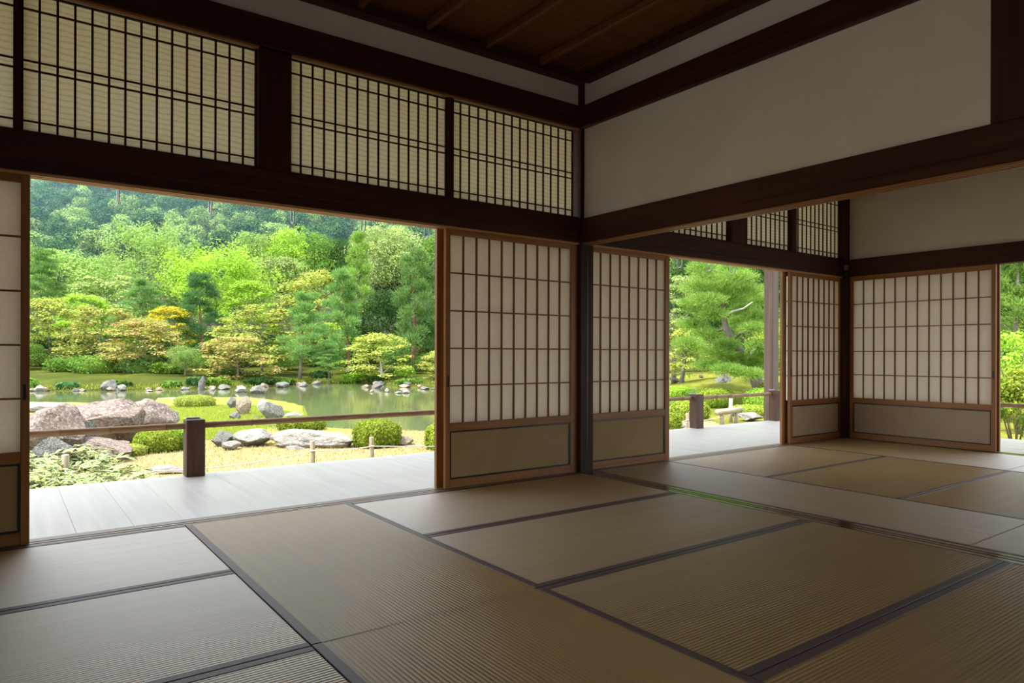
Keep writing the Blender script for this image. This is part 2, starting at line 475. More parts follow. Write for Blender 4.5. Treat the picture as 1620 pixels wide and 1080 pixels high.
s2 = tag(obj('trim_5', None, (0, 0, 0)), 'polished grooved sill under the partition opening', 'sill', kind='structure')
bpart('sill_base', 0.0, SB, YB, -0.006, -0.06, -0.006, sill_y, s2, 0)
for (a, b) in ((0.0, 0.040), (0.054, 0.080), (0.094, SB)):
    bpart('sill_rib', a, b, YB, -0.006, -0.007, 0.0, sill_y, s2, 0.001)

# ---- far wall of the next room ---------------------------------------------
wc = thing('wall_far', 'far plaster wall of the next room above a dark beam', 'wall', (0, 0, 0), kind='structure')
bpart('lintel', XW + 0.004, XW + 0.125, YB, -0.035, H, ZN0, dark_y, wc)
bpart('ranging_beam', XW - 0.016, XW + 0.13, YB, -0.035, ZN0 - 0.035, ZN1, dark_y, wc, 0.006)
bpart('plaster_panel', XW + 0.025, XW + 0.105, YB, -0.035, ZN1 - 0.01, ZR0 + 0.01, plaster, wc, 0)
bpart('upper_beam', XW - 0.012, XW + 0.13, YB, -0.035, ZR0, ZR1, dark_y, wc, 0.006)
bpart('plaster_frieze', XW + 0.03, XW + 0.11, YB, -0.035, ZR1 - 0.01, ZC + 0.14, plaster, wc, 0)
s3 = tag(obj('trim_6', None, (0, 0, 0)), 'timber sill under the far side opening', 'sill', kind='structure')
bpart('sill_base', XW, XW + 0.13, YB, -0.035, -0.06, -0.006, sill_y, s3, 0)
for (a, b) in ((0.0, 0.022), (0.034, 0.062), (0.074, 0.13)):
    bpart('sill_rib', XW + a, XW + b, YB, -0.035, -0.007, 0.0, sill_y, s3, 0.001)

# ---- left and back walls (out of the picture) -------------------------------
fusuma_m = plain('brown_sliding_door', (0.16, 0.11, 0.06), 0.7, 0.2)
wl = thing('wall_left', 'unseen left side wall with a wide opening added to let in light', 'wall', (XL, -2.8, 0), kind='structure')  # out of view; opening added to bring light onto the plaster
def wlp(n, y0, y1, z0, z1, m, x0=-0.13, x1=0.0): bpart(n, XL + x0, XL + x1, y0, y1, z0, z1, m, wl, 0, (XL, -2.8, 0))
wlp('sliding_door', -3.15, 0.0, 0.0, H, fusuma_m); wlp('sliding_door', YB, -5.35, 0.0, H, fusuma_m)
wlp('lintel', YB, 0.0, H, ZN1, dark_y); wlp('plaster_panel', YB, 0.0, ZN1, 3.2, plaster, -0.10, -0.03)
wlp('sill', YB, 0.0, -0.10, 0.0, sill_y)
wb = tag(obj('wall_back', box(8.9, 0.12, 3.2, fusuma_m, 0), (-0.38, YB - 0.06, 1.55)), 'brown sliding door wall behind the viewer', 'wall', kind='structure')

# ---- ceilings ---------------------------------------------------------------
cl = tag(obj('ceiling', None, (0, 0, 3.04)), 'brown board ceiling with slender battens', 'ceiling', kind='structure')
bpart('cornice', XL, 0.0, -0.055, 0.03, ZC, ZC + 0.055, dark_x, cl, 0.004, (0, 0, 3.04))
bpart('cornice', -0.055, 0.03, YB, -0.055, ZC, ZC + 0.055, dark_y, cl, 0.004, (0, 0, 3.04))
for k in range(10):
    x = -0.437 - 0.4655 * k
    if x > XL: bpart('ceiling_batten', x - 0.019, x + 0.019, YB, -0.05, 2.998, 3.052, ceil_y, cl, 0.006, (0, 0, 3.04))
bw = 0.3655
for k in range(16):
    y0 = -0.345 + bw - bw * k; y1 = y0 - bw + 0.006
    b = bpart('ceiling_board', XL, 0.02, max(y1, YB), min(y0, 0.02), 3.056, 3.064, ceil_x, cl, 0.001, (0, 0, 3.04))
    b.rotation_euler[0] = -0.034
obj('ceiling_cover', box(4.9, 6.0, 0.03, ceil_x, 0), (-2.33, -2.8, 0.10), cl)
cl2 = tag(obj('ceiling', None, (0, 0, 3.0)), 'ceiling of the next room', 'ceiling', kind='structure')
obj('ceiling_cover', box(4.1, 6.0, 0.04, ceil_x, 0), (1.95, -2.8, 0.06), cl2)
for k in range(8):
    obj('ceiling_batten', box(0.032, 5.6, 0.04, ceil_y, 0.006), (0.45 + 0.47 * k, -2.8, 0.02), cl2)

# ---- sliding paper screens --------------------------------------------------
ROWZ = [0.442, 0.693, 0.946, 1.200, 1.456, 1.711]
def screen(name_label, org, rot, W, px0, px1, cols, detail=True, pull=None, group=None):
    """local x = along the screen, y = outwards, z up"""
    t = thing('shoji_screen', name_label, 'paper screen', org, group, rot=(0, 0, rot))
    T = 0.030
    def bp(n, a, b, c, d, e, f, m, par=t, bev=0.002): return bpart(n, a, b, c, d, e, f, m, par, bev)
    s0 = bp('stile', 0, px0, 0, T, 0.004, H + 0.004, frame_z)
    s1 = bp('stile', px1, W, 0, T, 0.004, H + 0.004, frame_z)
    bp('top_rail', px0, px1, 0.002, T - 0.002, ROWZ[-1], H + 0.004, frame_x)
    bp('bottom_rail', px0, px1, 0.002, T - 0.002, 0.004, 0.062, frame_x)
    bp('middle_rail', px0, px1, 0.001, T - 0.001, 0.388, ROWZ[0], frame_x)
    pn = bp('lower_panel', px0, px1, 0.010, 0.022, 0.062, 0.388, board_l if org[0] > 2 else board_m, t, 0)
    if detail:
        e = 0.011
        zc, xc = 0.225, (px0 + px1) / 2
        for n, a, b, c, d in (('edging', px0, px1, 0.062, 0.062 + e), ('edging', px0, px1, 0.388 - e, 0.388), ('edging', px0, px0 + e, 0.062, 0.388), ('edging', px1 - e, px1, 0.062, 0.388)):
            bpart(n, a, b, 0.003, 0.0105, c, d, black_m, pn, 0.001, (xc, 0.016, zc))
    cw = (px1 - px0) / cols
    if detail:
        for i in range(1, cols):
            x = px0 + cw * i
            bp('lattice_bar', x - 0.0052, x + 0.0052, 0.003, 0.0175, ROWZ[0], ROWZ[-1], bar_z, t, 0.001)
        for z in ROWZ[1:-1]:
            bp('lattice_bar', px0, px1, 0.0045, 0.0170, z - 0.0045, z + 0.0045, bar_x, t, 0.001)
        me = None
        for j in range(5):
            z0, z1 = ROWZ[j], ROWZ[j + 1]
            me = mesh_py('pane', [(-cw / 2, 0, -(z1 - z0) / 2), (cw / 2, 0, -(z1 - z0) / 2), (cw / 2, 0, (z1 - z0) / 2), (-cw / 2, 0, (z1 - z0) / 2)], [(0, 1, 2, 3)], paper)
            for i in range(cols):
                obj('paper_pane', me, (px0 + cw * (i + 0.5), 0.0182, (z0 + z1) / 2), t)
    else:
        w2, h2 = (px1 - px0) / 2, (ROWZ[-1] - ROWZ[0]) / 2
        me = mesh_py('sheet', [(-w2, 0, -h2), (w2, 0, -h2), (w2, 0, h2), (-w2, 0, h2)], [(0, 1, 2, 3)], paper)
        obj('paper_sheet', me, ((px0 + px1) / 2, 0.0182, (ROWZ[-1] + ROWZ[0]) / 2), t)
        V, Fc = [], []
        bl = []
        for i in range(1, cols): bl.append((px0 + cw * i, 0.0052, (ROWZ[0] + ROWZ[-1]) / 2, h2))
        for z in ROWZ[1:-1]: bl.append(((px0 + px1) / 2, w2, z, 0.0045))
        for x, hx, z, hz in bl:
            n = len(V)
            for dx in (-1, 1):
                for dy in (0.004, 0.017):
                    for dz in (-1, 1): V.append((x + dx * hx, dy, z + dz * hz))
            Fc += [(n, n + 1, n + 3, n + 2), (n + 4, n + 6, n + 7, n + 5), (n, n + 4, n + 5, n + 1), (n + 2, n + 3, n + 7, n + 6), (n, n + 2, n + 6, n + 4), (n + 1, n + 5, n + 7, n + 3)]
        obj('lattice', mesh_py('lattice', V, Fc, frame_z), (0, 0, 0), t)
    if pull is not None:
        st = s0 if pull == 0 else s1
        p = obj('finger_pull', box(0.013, 0.004, 0.075, black_m, 0.001), (0.002 if pull == 0 else -0.002, -0.0155, -0.16), st)
        p['label'] = 'black recessed finger pull'
    return t
yi, yo = 0.028, 0.076            # inner and outer track
screen('tall paper screen left of the post between the rooms, ten panes wide', (-1.186, yi, 0), 0, 1.172, 0.037, 1.110, 10, True, 0)
screen('second paper screen slid behind the ten-pane screen, only its edge showing', (-1.226, yo, 0), 0, 1.205, 0.060, 1.150, 10, False)
screen('paper screen cut off by the left edge of the picture', (-4.650, yi - 0.008, 0), 0, 1.178, 0.040, 1.142, 10, True, 1)
screen('second paper screen slid behind the leftmost screen', (-4.655, yo, 0), 0, 1.178, 0.040, 1.142, 10, False)
screen('narrow paper screen of the next room touching the corner post', (0.098, yi, 0), 0, 0.945, 0.035, 0.894, 8, True, 1)
screen('second paper screen behind the narrow one of the next room', (0.098, yo, 0), 0, 0.950, 0.035, 0.894, 8, False)
screen('paper screen of the next room right of its garden opening', (2.862, yi, 0), 0, 0.985, 0.041, 0.955, 9, True, 0)
screen('second paper screen behind the right one of the next room', (2.804, yo, 0), 0, 1.040, 0.068, 1.005, 9, False)
screen('wide paper screen of twelve panes on the far wall', (XW + 0.022, -0.040, 0), -math.pi / 2, 1.385, 0.035, 1.348, 12, True, 1)
screen('second paper screen behind the twelve-pane screen of the far wall', (XW + 0.070, -0.040, 0), -math.pi / 2, 1.400, 0.035, 1.348, 12, False)

# ---- transom screens --------------------------------------------------------
TZ0, TZ1 = 1.957, 2.627
TH = [TZ0, 2.013, 2.257, 2.300, 2.545, TZ1]
def transom(x0, x1, label, cols=15):
    t = thing('transom_screen', label, 'transom', (x0, 0.05, TZ0), 'transom lattice screens')
    W = x1 - x0
    for (a, b, c, d) in ((0, W, 0, 0.010), (0, W, TZ1 - TZ0 - 0.008, TZ1 - TZ0), (0, 0.009, 0, TZ1 - TZ0), (W - 0.009, W, 0, TZ1 - TZ0)):
        bpart('frame_strip', a, b, -0.008, 0.012, c, d, dark_x if b - a > 0.1 else dark_z, t, 0.001)
    cw = W / cols
    for i in range(1, cols):
        bpart('lattice_bar', cw * i - 0.0050, cw * i + 0.0050, -0.006, 0.006, 0, TZ1 - TZ0, dark_z, t, 0.001)
    for z in TH[1:-1]:
        bpart('lattice_bar', 0, W, -0.004, 0.0058, z - TZ0 - 0.0042, z - TZ0 + 0.0042, dark_x, t, 0.001)
    for j in range(5):
        h = (TH[j + 1] - TH[j]) / 2
        me = mesh_py('pane', [(-cw / 2, 0, -h), (cw / 2, 0, -h), (cw / 2, 0, h), (-cw / 2, 0, h)], [(0, 1, 2, 3)], paper_t)
        for i in range(cols):
            obj('paper_pane', me, (cw * (i + 0.5), 0.0064, (TH[j] + TH[j + 1]) / 2 - TZ0), t)
transom(-4.62, -3.530, 'transom lattice at the far left edge, above the leftmost screen')
transom(-3.508, -2.42, 'transom lattice above the garden opening, left of the strut')
transom(-2.235, -1.172, 'transom lattice above the garden opening, right of the strut')
transom(-1.133, -0.045, 'transom lattice above the ten-pane screen, touching the corner post')
transom(0.965, 1.862, 'transom lattice of the next room, left of its strut', 12)
transom(2.085, 2.862, 'transom lattice of the next room above its garden opening', 10)
transom(2.955, 3.826, 'transom lattice in the far corner of the next room', 11)

sw = thing('corner_plate', 'small tan square plate on the far corner post under the plaster', 'plate', (XW - 0.062, -0.045, 1.855))
obj('plate_body', box(0.045, 0.030, 0.055, brass_m, 0.003), (0, 0, 0), sw)
obj('plate_boss', box(0.020, 0.036, 0.024, brass_m, 0.003), (0, 0, 0), sw)

# ================================================================== VERANDA
VZ = -0.045
VY, VX = 1.93, 5.70
vf = thing('veranda_floor', 'pale weathered veranda of wide planks', 'veranda', (0, 0, VZ), kind='structure')
x = -6.75
k = 0
while x < XW + 0.12:
    w = 0.25 + 0.03 * math.sin(k * 2.3)
    x1 = min(x + w, XW + 0.13)
    bpart('plank', x + 0.0005, x1 - 0.0005, 0.142, VY, VZ - 0.040, VZ + 0.0012 * math.sin(k * 5.1), plank_y, vf, 0.0015, (0, 0, VZ))
    x = x1; k += 1
while x < VX:
    w = 0.25 + 0.03 * math.sin(k * 2.3)
    x1 = min(x + w, VX)
    bpart('plank', x + 0.0005, x1 - 0.0005, -6.4, VY, VZ - 0.040, VZ + 0.0012 * math.sin(k * 5.1), plank_y, vf, 0.0015, (0, 0, VZ))
    x = x1; k += 1
bpart('edge_beam', -6.75, VX, VY - 0.15, VY - 0.03, VZ - 0.20, VZ - 0.042, post_m, vf, 0.004, (0, 0, VZ))
bpart('edge_beam', VX - 0.15, VX - 0.03, -6.4, VY - 0.15, VZ - 0.20, VZ - 0.042, post_m, vf, 0.004, (0, 0, VZ))
for xx in (-6.4, -5, -3, -1, 1, 3, 5.5):
    bpart('floor_strut', xx - 0.06, xx + 0.06, VY - 0.15, VY - 0.03, -0.72, VZ - 0.20, post_m, vf, 0.004, (0, 0, VZ))

def bamboo_mat():
    k = NT('bamboo'); v = k.coords((6, 60, 60)); n = k.noise(1.0, 4, 0.6, v)
    k.l(k.ramp(n, [(0.3, (0.17, 0.09, 0.036)), (0.7, (0.30, 0.175, 0.08))]), k.b.inputs['Base Color'])
    return k.set(0.45, 0.4)
bamboo_m = bamboo_mat()
def bamboo(p0, p1, nodes, rad, parent, org):
    p0, p1 = Vector(p0) - Vector(org), Vector(p1) - Vector(org)
    d = p1 - p0; L = d.length; d.normalize()
    st = [(0, rad)]
    for s in nodes:
        if 0.02 < s < L - 0.02:
            st += [(s - 0.012, rad), (s - 0.006, rad * 1.12), (s - 0.001, rad * 1.10), (s, rad * 0.94), (s + 0.003, rad * 1.06), (s + 0.010, rad * 0.99)]
    st.append((L, rad))
    V, Fc = tube([p0 + d * s for s, _ in st], [r_ for _, r_ in st], 14)
    return obj('bamboo_rail', mesh_py('bamboo_rail', V, Fc, bamboo_m, True), (0, 0, 0), parent)
rl = thing('veranda_railing', 'low railing of a bamboo rail and square posts along the garden veranda', 'railing', (0, 1.87, VZ))
nd = [-7.6 + 0.335 * k + 0.03 * math.sin(k * 1.7) for k in range(41)]
RZ = 0.342
bamboo((-6.7, 1.885, RZ), (5.40, 1.885, RZ + 0.0), [n + 6.7 for n in nd], 0.0245, rl, (0, 1.87, VZ))
for xx in (-5.40, -2.368, 0.655, 3.68, 5.43):
    p = bpart('railing_post', xx - 0.068, xx + 0.068, 1.80, 1.925, VZ, 0.392, post_m, rl, 0.004, (0, 1.87, VZ))
    obj('rail_clip', box(0.10, 0.03, 0.014, iron_m, 0.002), (0, 0.055, (0.392 - VZ) / 2 + 0.005), p)
rl2 = thing('veranda_railing', 'low bamboo railing seen through the far side opening', 'railing', (5.60, -2, VZ))
bamboo((5.60, -6.2, RZ), (5.60, 1.80, RZ), [0.3 * k for k in range(27)], 0.0245, rl2, (5.60, -2, VZ))
for yy in (-5.4, -3.9, -2.4):
    bpart('railing_post', 5.54, 5.66, yy - 0.06, yy + 0.06, VZ, 0.392, post_m, rl2, 0.004, (5.60, -2, VZ))

pil = thing('eave_pillar', 'tall weathered pillar at the veranda corner', 'pillar', (5.585, 2.03, -0.6))
bpart('shaft', 5.51, 5.66, 1.955, 2.105, -0.60, 2.50, wood('grey_pillar', (0.10, 0.064, 0.050), (0.21, 0.15, 0.12), 0.6, 2), pil, 0.006, (5.585, 2.03, -0.6))
obj('base_stone', box(0.30, 0.30, 0.12, rock_grey, 0.02), (0, 0, -0.02), pil)
# roof, eaves and the beam under them
rf = thing('roof', 'tiled roof and deep eaves over the rooms and veranda', 'roof', (0, 0, 3.3), kind='structure')
def slab(name, quad, th, mat):
    q = [Vector(p) - Vector((0, 0, 3.3)) for p in quad]; up = Vector((0, 0, th))
    V = q + [p + up for p in q]
    Fc = [(3, 2, 1, 0), (4, 5, 6, 7)] + [(i, (i + 1) % 4, (i + 1) % 4 + 4, i + 4) for i in range(4)]
    obj(name, mesh_py(name, V, Fc, mat), (0, 0, 0), rf)
tile_m = plain('roof_tile', (0.10, 0.10, 0.11), 0.6, 0.3)
EY, EX, WX = 2.36, 6.20, -7.30
slab('eave_slab', [(-5.0, 0.0, 3.46), (4.0, 0.0, 3.46), (EX, EY, 3.06), (WX, EY, 3.06)], 0.08, ceil_x)
slab('eave_slab', [(4.0, 0.0, 3.46), (4.0, -9, 3.46), (EX, -9, 3.06), (EX, EY, 3.06)], 0.08, ceil_x)
slab('eave_slab', [(-5.0, -9, 3.46), (-5.0, 0.0, 3.46), (WX, EY, 3.06), (WX, -9, 3.06)], 0.08, ceil_x)
slab('roof_slope', [(-5.2, -9.0, 3.54), (4.2, -9.0, 3.54), (4.2, 0.2, 3.54), (-5.2, 0.2, 3.54)], 0.20, tile_m)
bpart('eave_beam', WX + 0.6, 5.66, 1.96, 2.10, 2.55, 2.70, post_m, rf, 0.005, (0, 0, 3.3))
bpart('eave_beam', 5.51, 5.66, -9, 1.96, 2.55, 2.70, post_m, rf, 0.005, (0, 0, 3.3))
bpart('hook_rail', WX + 0.6, 5.5, 1.87, 1.93, 2.47, 2.56, post_m, rf, 0.005, (0, 0, 3.3))

# hanging iron loops under the eave
def loop_mesh():
    pts = []
    w, L = 0.040, 0.46
    pts.append((0, -w, L)); pts.append((0, -w, 0.06))
    for k in range(1, 8):
        a = math.pi + math.pi * k / 8
        pts.append((0, w * math.cos(a), 0.06 + 0.05 * math.sin(a)))
    pts.append((0, w, 0.06)); pts.append((0, w, L))
    V, Fc = tube(pts, 0.0065, 6)
    return mesh_py('loop', V, Fc, iron_m, True)
lm = loop_mesh()
names = ['first', 'second', 'third', 'fourth', 'fifth']
for i, xx in enumerate((-2.888, -2.244, -1.585, -0.938, -0.285, 0.365, 1.015, 1.665, 2.31, 2.85, 3.385, 3.979, 4.480)):
    lab = None
    if i < 5: lab = 'thin iron loop hanging over the garden opening, %s from the left' % names[i]
    elif i < 10: lab = 'thin iron loop hanging under the eave behind the screens'
    else: lab = 'iron loop hanging over the opening of the next room, %s from the left' % names[i - 10]
    t = thing('hanging_hook', lab, 'hook', (xx, 1.90, 2.005), 'iron loops under the eave' if i < 5 or i > 9 else 'hidden iron loops')
    o = obj('loop', lm, (0, 0, 0), t)
    obj('hook_plate', box(0.03, 0.10, 0.02, iron_m, 0.002), (0, 0, 0.463), t)

# ================================================================== GARDEN
WZ = -0.90                                       # water level
pond_px = [(-150, 646), (0, 650), (150, 652), (238, 650), (250, 642), (330, 641), (400, 642), (455, 650), (484, 659), (452, 667), (418, 671),
           (398, 682), (430, 692), (500, 698), (560, 701), (640, 703), (720, 706), (860, 712), (980, 700), (1000, 640), (900, 618), (760, 614), (700, 613),
           (640, 612), (600, 608), (545, 604), (500, 605.5), (450, 609.5), (400, 613), (330, 615), (240, 616.5), (170, 617.5), (60, 618), (-150, 619)]
POND = np.array([at_z(a, b, WZ)[:2] for a, b in pond_px])
ISLE = np.array([at_z(a, b, -0.7)[:2] for a, b in [(225, 655), (250, 644), (330, 642), (400, 643), (455, 651), (486, 660), (452, 668), (420, 673), (398, 684), (372, 694), (320, 700), (270, 694), (235, 690)]])
def sdist(P, poly):
    """signed distance to polygon, negative inside"""
    n = len(poly); d = np.full(len(P), 1e9); ins = np.zeros(len(P), bool)
    for i in range(n):
        a, b = poly[i], poly[(i + 1) % n]
        e = b - a; w = P - a
        t = np.clip((w @ e) / (e @ e), 0, 1)
        d = np.minimum(d, np.linalg.norm(w - t[:, None] * e, axis=1))
        c = (a[1] > P[:, 1]) != (b[1] > P[:, 1])
        with np.errstate(divide='ignore', invalid='ignore'):
            xi = (b[0] - a[0]) * (P[:, 1] - a[1]) / (b[1] - a[1]) + a[0]
        ins ^= c & (P[:, 0] < xi)
    return np.where(ins, -d, d)
_wv = np.random.default_rng(5).normal(size=(14, 3))
def wob(P, s):
    v = 0
    for k, (a, b, c) in enumerate(_wv): v = v + np.sin((P[:, 0] * a + P[:, 1] * b) * s * (1 + 0.25 * k) + c * 9) / (1 + 0.3 * k)
    return v / 5.0
MOUND = at_d(1150, 600, 23.0)[:2]
def ground(P):
    P = np.atleast_2d(np.asarray(P, float))[:, :2]
    sd = sdist(P, POND)
    q = P - CAM[:2]
    s = q @ _F[:2]; u = q @ _r[:2]
    far = np.clip((s - 26) / 6, 0, 1)             # beyond the water
    lateral = np.clip((u - 4) / 6, 0, 1)          # garden to the right of the pond
    near = -0.60 + 0.03 * wob(P, 0.8)
    bank = -0.85 + 0.30 * np.clip(sd, 0, 1.6) / 1.6 + 0.048 * np.clip(sd - 1.6, 0, 12) + 0.035 * np.clip(sd - 13.6, 0, 60) + 0.20 * wob(P, 0.35) * np.clip(sd / 5, 0, 1)
    right = -0.60 + 0.045 * np.clip(s - 14, 0, 40) + 0.06 * wob(P, 0.7)
    z = near * (1 - far) + bank * far
    z = z * (1 - lateral * (1 - np.clip((s - 32) / 8, 0, 1))) + right * lateral * (1 - np.clip((s - 32) / 8, 0, 1))
    isl = sdist(P, ISLE)
    z = np.where(isl < 0.5, np.minimum(z, -0.70 + 0 * z), z)
    dm = ((P - MOUND) ** 2).sum(1)
    z = z + 0.55 * np.exp(-dm / 8.0)
    edge = np.clip(-sd / 0.5, 0, 1)               # inside the pond
    z = np.where(sd < 0, np.minimum(z, -0.87) * (1 - edge) - 1.35 * edge, z)
    s0 = 88 - 45 * np.clip((u - 15) / 20, 0, 1) 
    z = z + 0.43 * np.clip(s - s0, 0, 230) + 2.0 * wob(P, 0.03) * np.clip((s - s0) / 30, 0, 1)
    return z
def zg(x, y): return float(ground([[x, y]])[0])

def ground_mat(name, c0, c1, c2, sc, gf=0.55):
    k = NT(name); tc = k.n('ShaderNodeTexCoord')
    n = k.noise(sc, 6, 0.65, tc.outputs['Object']); n2 = k.noise(sc * 14, 4, 0.7, tc.outputs['Object'])
    c0, c1, c2 = [tuple(x * gf for x in c) for c in (c0, c1, c2)]
    mx = k.n('ShaderNodeMixRGB'); k.l(k.ramp(n2, [(0.42, (0, 0, 0)), (0.62, (1, 1, 1))]), mx.inputs[0])
    k.l(k.ramp(n, [(0.35, c0), (0.65, c1)]), mx.inputs[1]); mx.inputs[2].default_value = (*c2, 1)
    k.l(mx.outputs[0], k.b.inputs['Base Color'])
    k.bump(n2, 0.6, 0.10)
    return k.set(0.95, 0.05)
lawn_m = ground_mat('dry_lawn', (0.50, 0.36, 0.09), (0.55, 0.49, 0.30), (0.53, 0.46, 0.24), 0.35, 0.50)
isle_m = ground_mat('fresh_lawn', (0.36, 0.44, 0.06), (0.48, 0.54, 0.10), (0.42, 0.48, 0.09), 0.4)
shaded_moss_m = ground_mat('moss', (0.040, 0.070, 0.012), (0.17, 0.18, 0.022), (0.08, 0.11, 0.016), 0.35)  # moss green with tree shade and sun patches mixed into the colour
side_m = ground_mat('sunny_moss', (0.10, 0.15, 0.02), (0.40, 0.38, 0.06), (0.20, 0.24, 0.035), 0.45)  # brighter copy of the bank moss, sunlight put into its colour
bed_m = ground_mat('pond_bed', (0.08, 0.09, 0.05), (0.12, 0.12, 0.07), (0.10, 0.10, 0.06), 0.5)
hill_m = ground_mat('forest_floor', (0.03, 0.05, 0.02), (0.07, 0.07, 0.035), (0.05, 0.06, 0.03), 0.05)

NR, NA = 400, 470
rr_ = 1.5 * (400 / 1.5) ** (np.arange(NR) / (NR - 1.0))
aa_ = np.radians(np.linspace(-48, 168, NA))
GX = (rr_[:, None] * np.cos(aa_)[None]).ravel(); GY = (rr_[:, None] * np.sin(aa_)[None]).ravel()
GP = np.stack([GX, GY], 1); GZ = ground(GP)
GV = np.column_stack([GX, GY, GZ])
ii, jj = np.meshgrid(np.arange(NR - 1), np.arange(NA - 1), indexing='ij')
a0 = (ii * NA + jj).ravel()
GQ = np.stack([a0, a0 + NA, a0 + NA + 1, a0 + 1], 1)
fc = GV[GQ].mean(1)
fs = (fc[:, :2] - CAM[:2]) @ _F[:2]; fu = (fc[:, :2] - CAM[:2]) @ _r[:2]
fsd = sdist(fc[:, :2], POND); fis = sdist(fc[:, :2], ISLE)
reg = np.where(fs < 25, 0, 2)
reg = np.where((fu > 4.5) & (fs > 11.5), 2, reg)
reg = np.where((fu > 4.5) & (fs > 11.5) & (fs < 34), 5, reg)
reg = np.where((fis < 2.6) & (fs > 13.4) & (fu > -14), 1, reg)
reg = np.where(fsd < -0.35, 3, reg)
reg = np.where(fs > 92 - 40 * np.clip((fu - 15) / 20, 0, 1), 4, reg)
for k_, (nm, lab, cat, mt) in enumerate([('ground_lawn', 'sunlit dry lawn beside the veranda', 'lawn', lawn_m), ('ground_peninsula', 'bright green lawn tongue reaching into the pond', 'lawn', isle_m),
                                   ('ground_bank', 'mossy bank rising beyond the pond', 'bank', shaded_moss_m), ('ground_pond_bed', 'muddy bed of the pond', 'pond bed', bed_m), ('ground_hillside', 'steep hillside under the forest', 'hillside', hill_m), ('ground_mound', 'sunny moss mound of the side garden', 'moss', side_m)]):
    q = GQ[reg == k_]
    idx, inv = np.unique(q, return_inverse=True)
    me = mesh_np(nm, GV[idx], inv.reshape(q.shape), mt, True)
    tag(obj(nm, me), lab, cat, kind='structure')

def water_mat():
    k = NT('pond_water'); k.b.inputs['Base Color'].default_value = (0.10, 0.115, 0.055, 1)
    k.b.inputs['IOR'].default_value = 1.33
    tc = k.n('ShaderNodeTexCoord'); mp = k.n('ShaderNodeMapping'); mp.inputs['Rotation'].default_value = (0, 0, YAW); mp.inputs['Scale'].default_value = (0.9, 2.2, 1)
    k.l(tc.outputs['Object'], mp.inputs[0])
    k.bump(k.noise(2.2, 3, 0.5, mp.outputs[0]), 0.10, 0.03)
    return k.set(0.03, 0.5)
wx0, wx1 = POND[:, 0].min() - 3, POND[:, 0].max() + 3; wy0, wy1 = POND[:, 1].min() - 2, POND[:, 1].max() + 3
Vp = [(p[0], p[1], 0) for p in POND + (POND - POND.mean(0)) * 0.012]
wme = mesh_py('pond_water', Vp, [tuple(range(len(Vp)))], water_mat())
tag(obj('pond_water', wme, (0, 0, WZ)), 'still greenish pond reflecting the trees', 'pond', kind='structure')

gravel_m = ground_mat('bounce_gravel', (0.46, 0.44, 0.41), (0.58, 0.56, 0.53), (0.50, 0.48, 0.45), 2.0, 1.0)
tag(obj('ground_bounce_gravel', box(40, 50, 0.1, gravel_m, 0), (-26.6, -24.5, -0.64)), 'unseen white gravel added to bounce light into the room', 'gravel', kind='structure')  # added out of view, reflects sunlight through the left opening
# ------------------------------------------------------------------ foliage makers
def unit(v): return v / np.maximum(np.linalg.norm(v, axis=1, keepdims=True), 1e-9)
def leaf_mesh(name, P, N, L, W, rng, smooth=False):
    n = len(P); N = unit(N)
    t = rng.normal(size=(n, 3)); t = unit(t - (t * N).sum(1, keepdims=True) * N); b = np.cross(N, t)
    L = (L * rng.uniform(0.7, 1.25, n))[:, None] / 2; W = (W * rng.uniform(0.7, 1.25, n))[:, None] / 2
    V = np.stack([P - t * L, P + b * W, P + t * L, P - b * W], 1).reshape(-1, 3)
    return mesh_np(name, V, np.arange(4 * n).reshape(n, 4), None, smooth)
def clump_leaves(rng, C, Rd, n, flat, updir=0.5, shell=(0.7, 1.05)):
    """leaves on shells of ellipsoidal clumps"""
    k = len(C)
    d = unit(rng.normal(size=(k * n, 3)) + np.array([0, 0, updir]))
    rad = np.repeat(Rd, n)[:, None] * rng.uniform(shell[0], shell[1], (k * n, 1))
    P = np.repeat(C, n, 0) + d * rad * np.array([1, 1, flat])
    N = d + rng.normal(size=d.shape) * 0.28 + np.array([0, 0, 0.30])
    return P, N
def crown_round(seed, k=52, n=150, leaf=0.027, rmin=0.10, rmax=0.19, egg=0.0):
    rng = np.random.default_rng(seed)
    d = unit(rng.normal(size=(k, 3)) + np.array([0, 0, 0.35]))
    f = rng.uniform(0.45, 1.0, k)[:, None]
    C = d * f * np.array([0.38, 0.38, 0.40]) + np.array([0, 0, 0.50])
    C[:, :2] *= (1.0 - egg * (C[:, 2:3] - 0.4))
    Rd = rng.uniform(rmin, rmax, k)
    P, N = clump_leaves(rng, C, Rd, n, 0.75, 0.35)
    return leaf_mesh('foliage', P, N, leaf, leaf * 0.62, rng)
def crown_maple(seed, k=78, n=105, leaf=0.032):
    rng = np.random.default_rng(seed)
    z = rng.uniform(0.08, 0.96, k)
    R_ = 0.46 * np.sqrt(np.clip(1 - ((z - 0.30) / 0.72) ** 2, 0.02, 1))
    a = rng.uniform(0, 2 * np.pi, k); f = np.sqrt(rng.uniform(0.12, 1, k))
    C = np.stack([R_ * f * np.cos(a), R_ * f * np.sin(a), z - 0.14 * f], 1)
    Rd = rng.uniform(0.09, 0.17, k)
    P, N = clump_leaves(rng, C, Rd, n, 0.42, 0.6, (0.3, 1.08))
    N = N * 0.7 + np.array([0, 0, 0.7])
    return leaf_mesh('foliage', P, N, leaf, leaf * 0.7, rng)
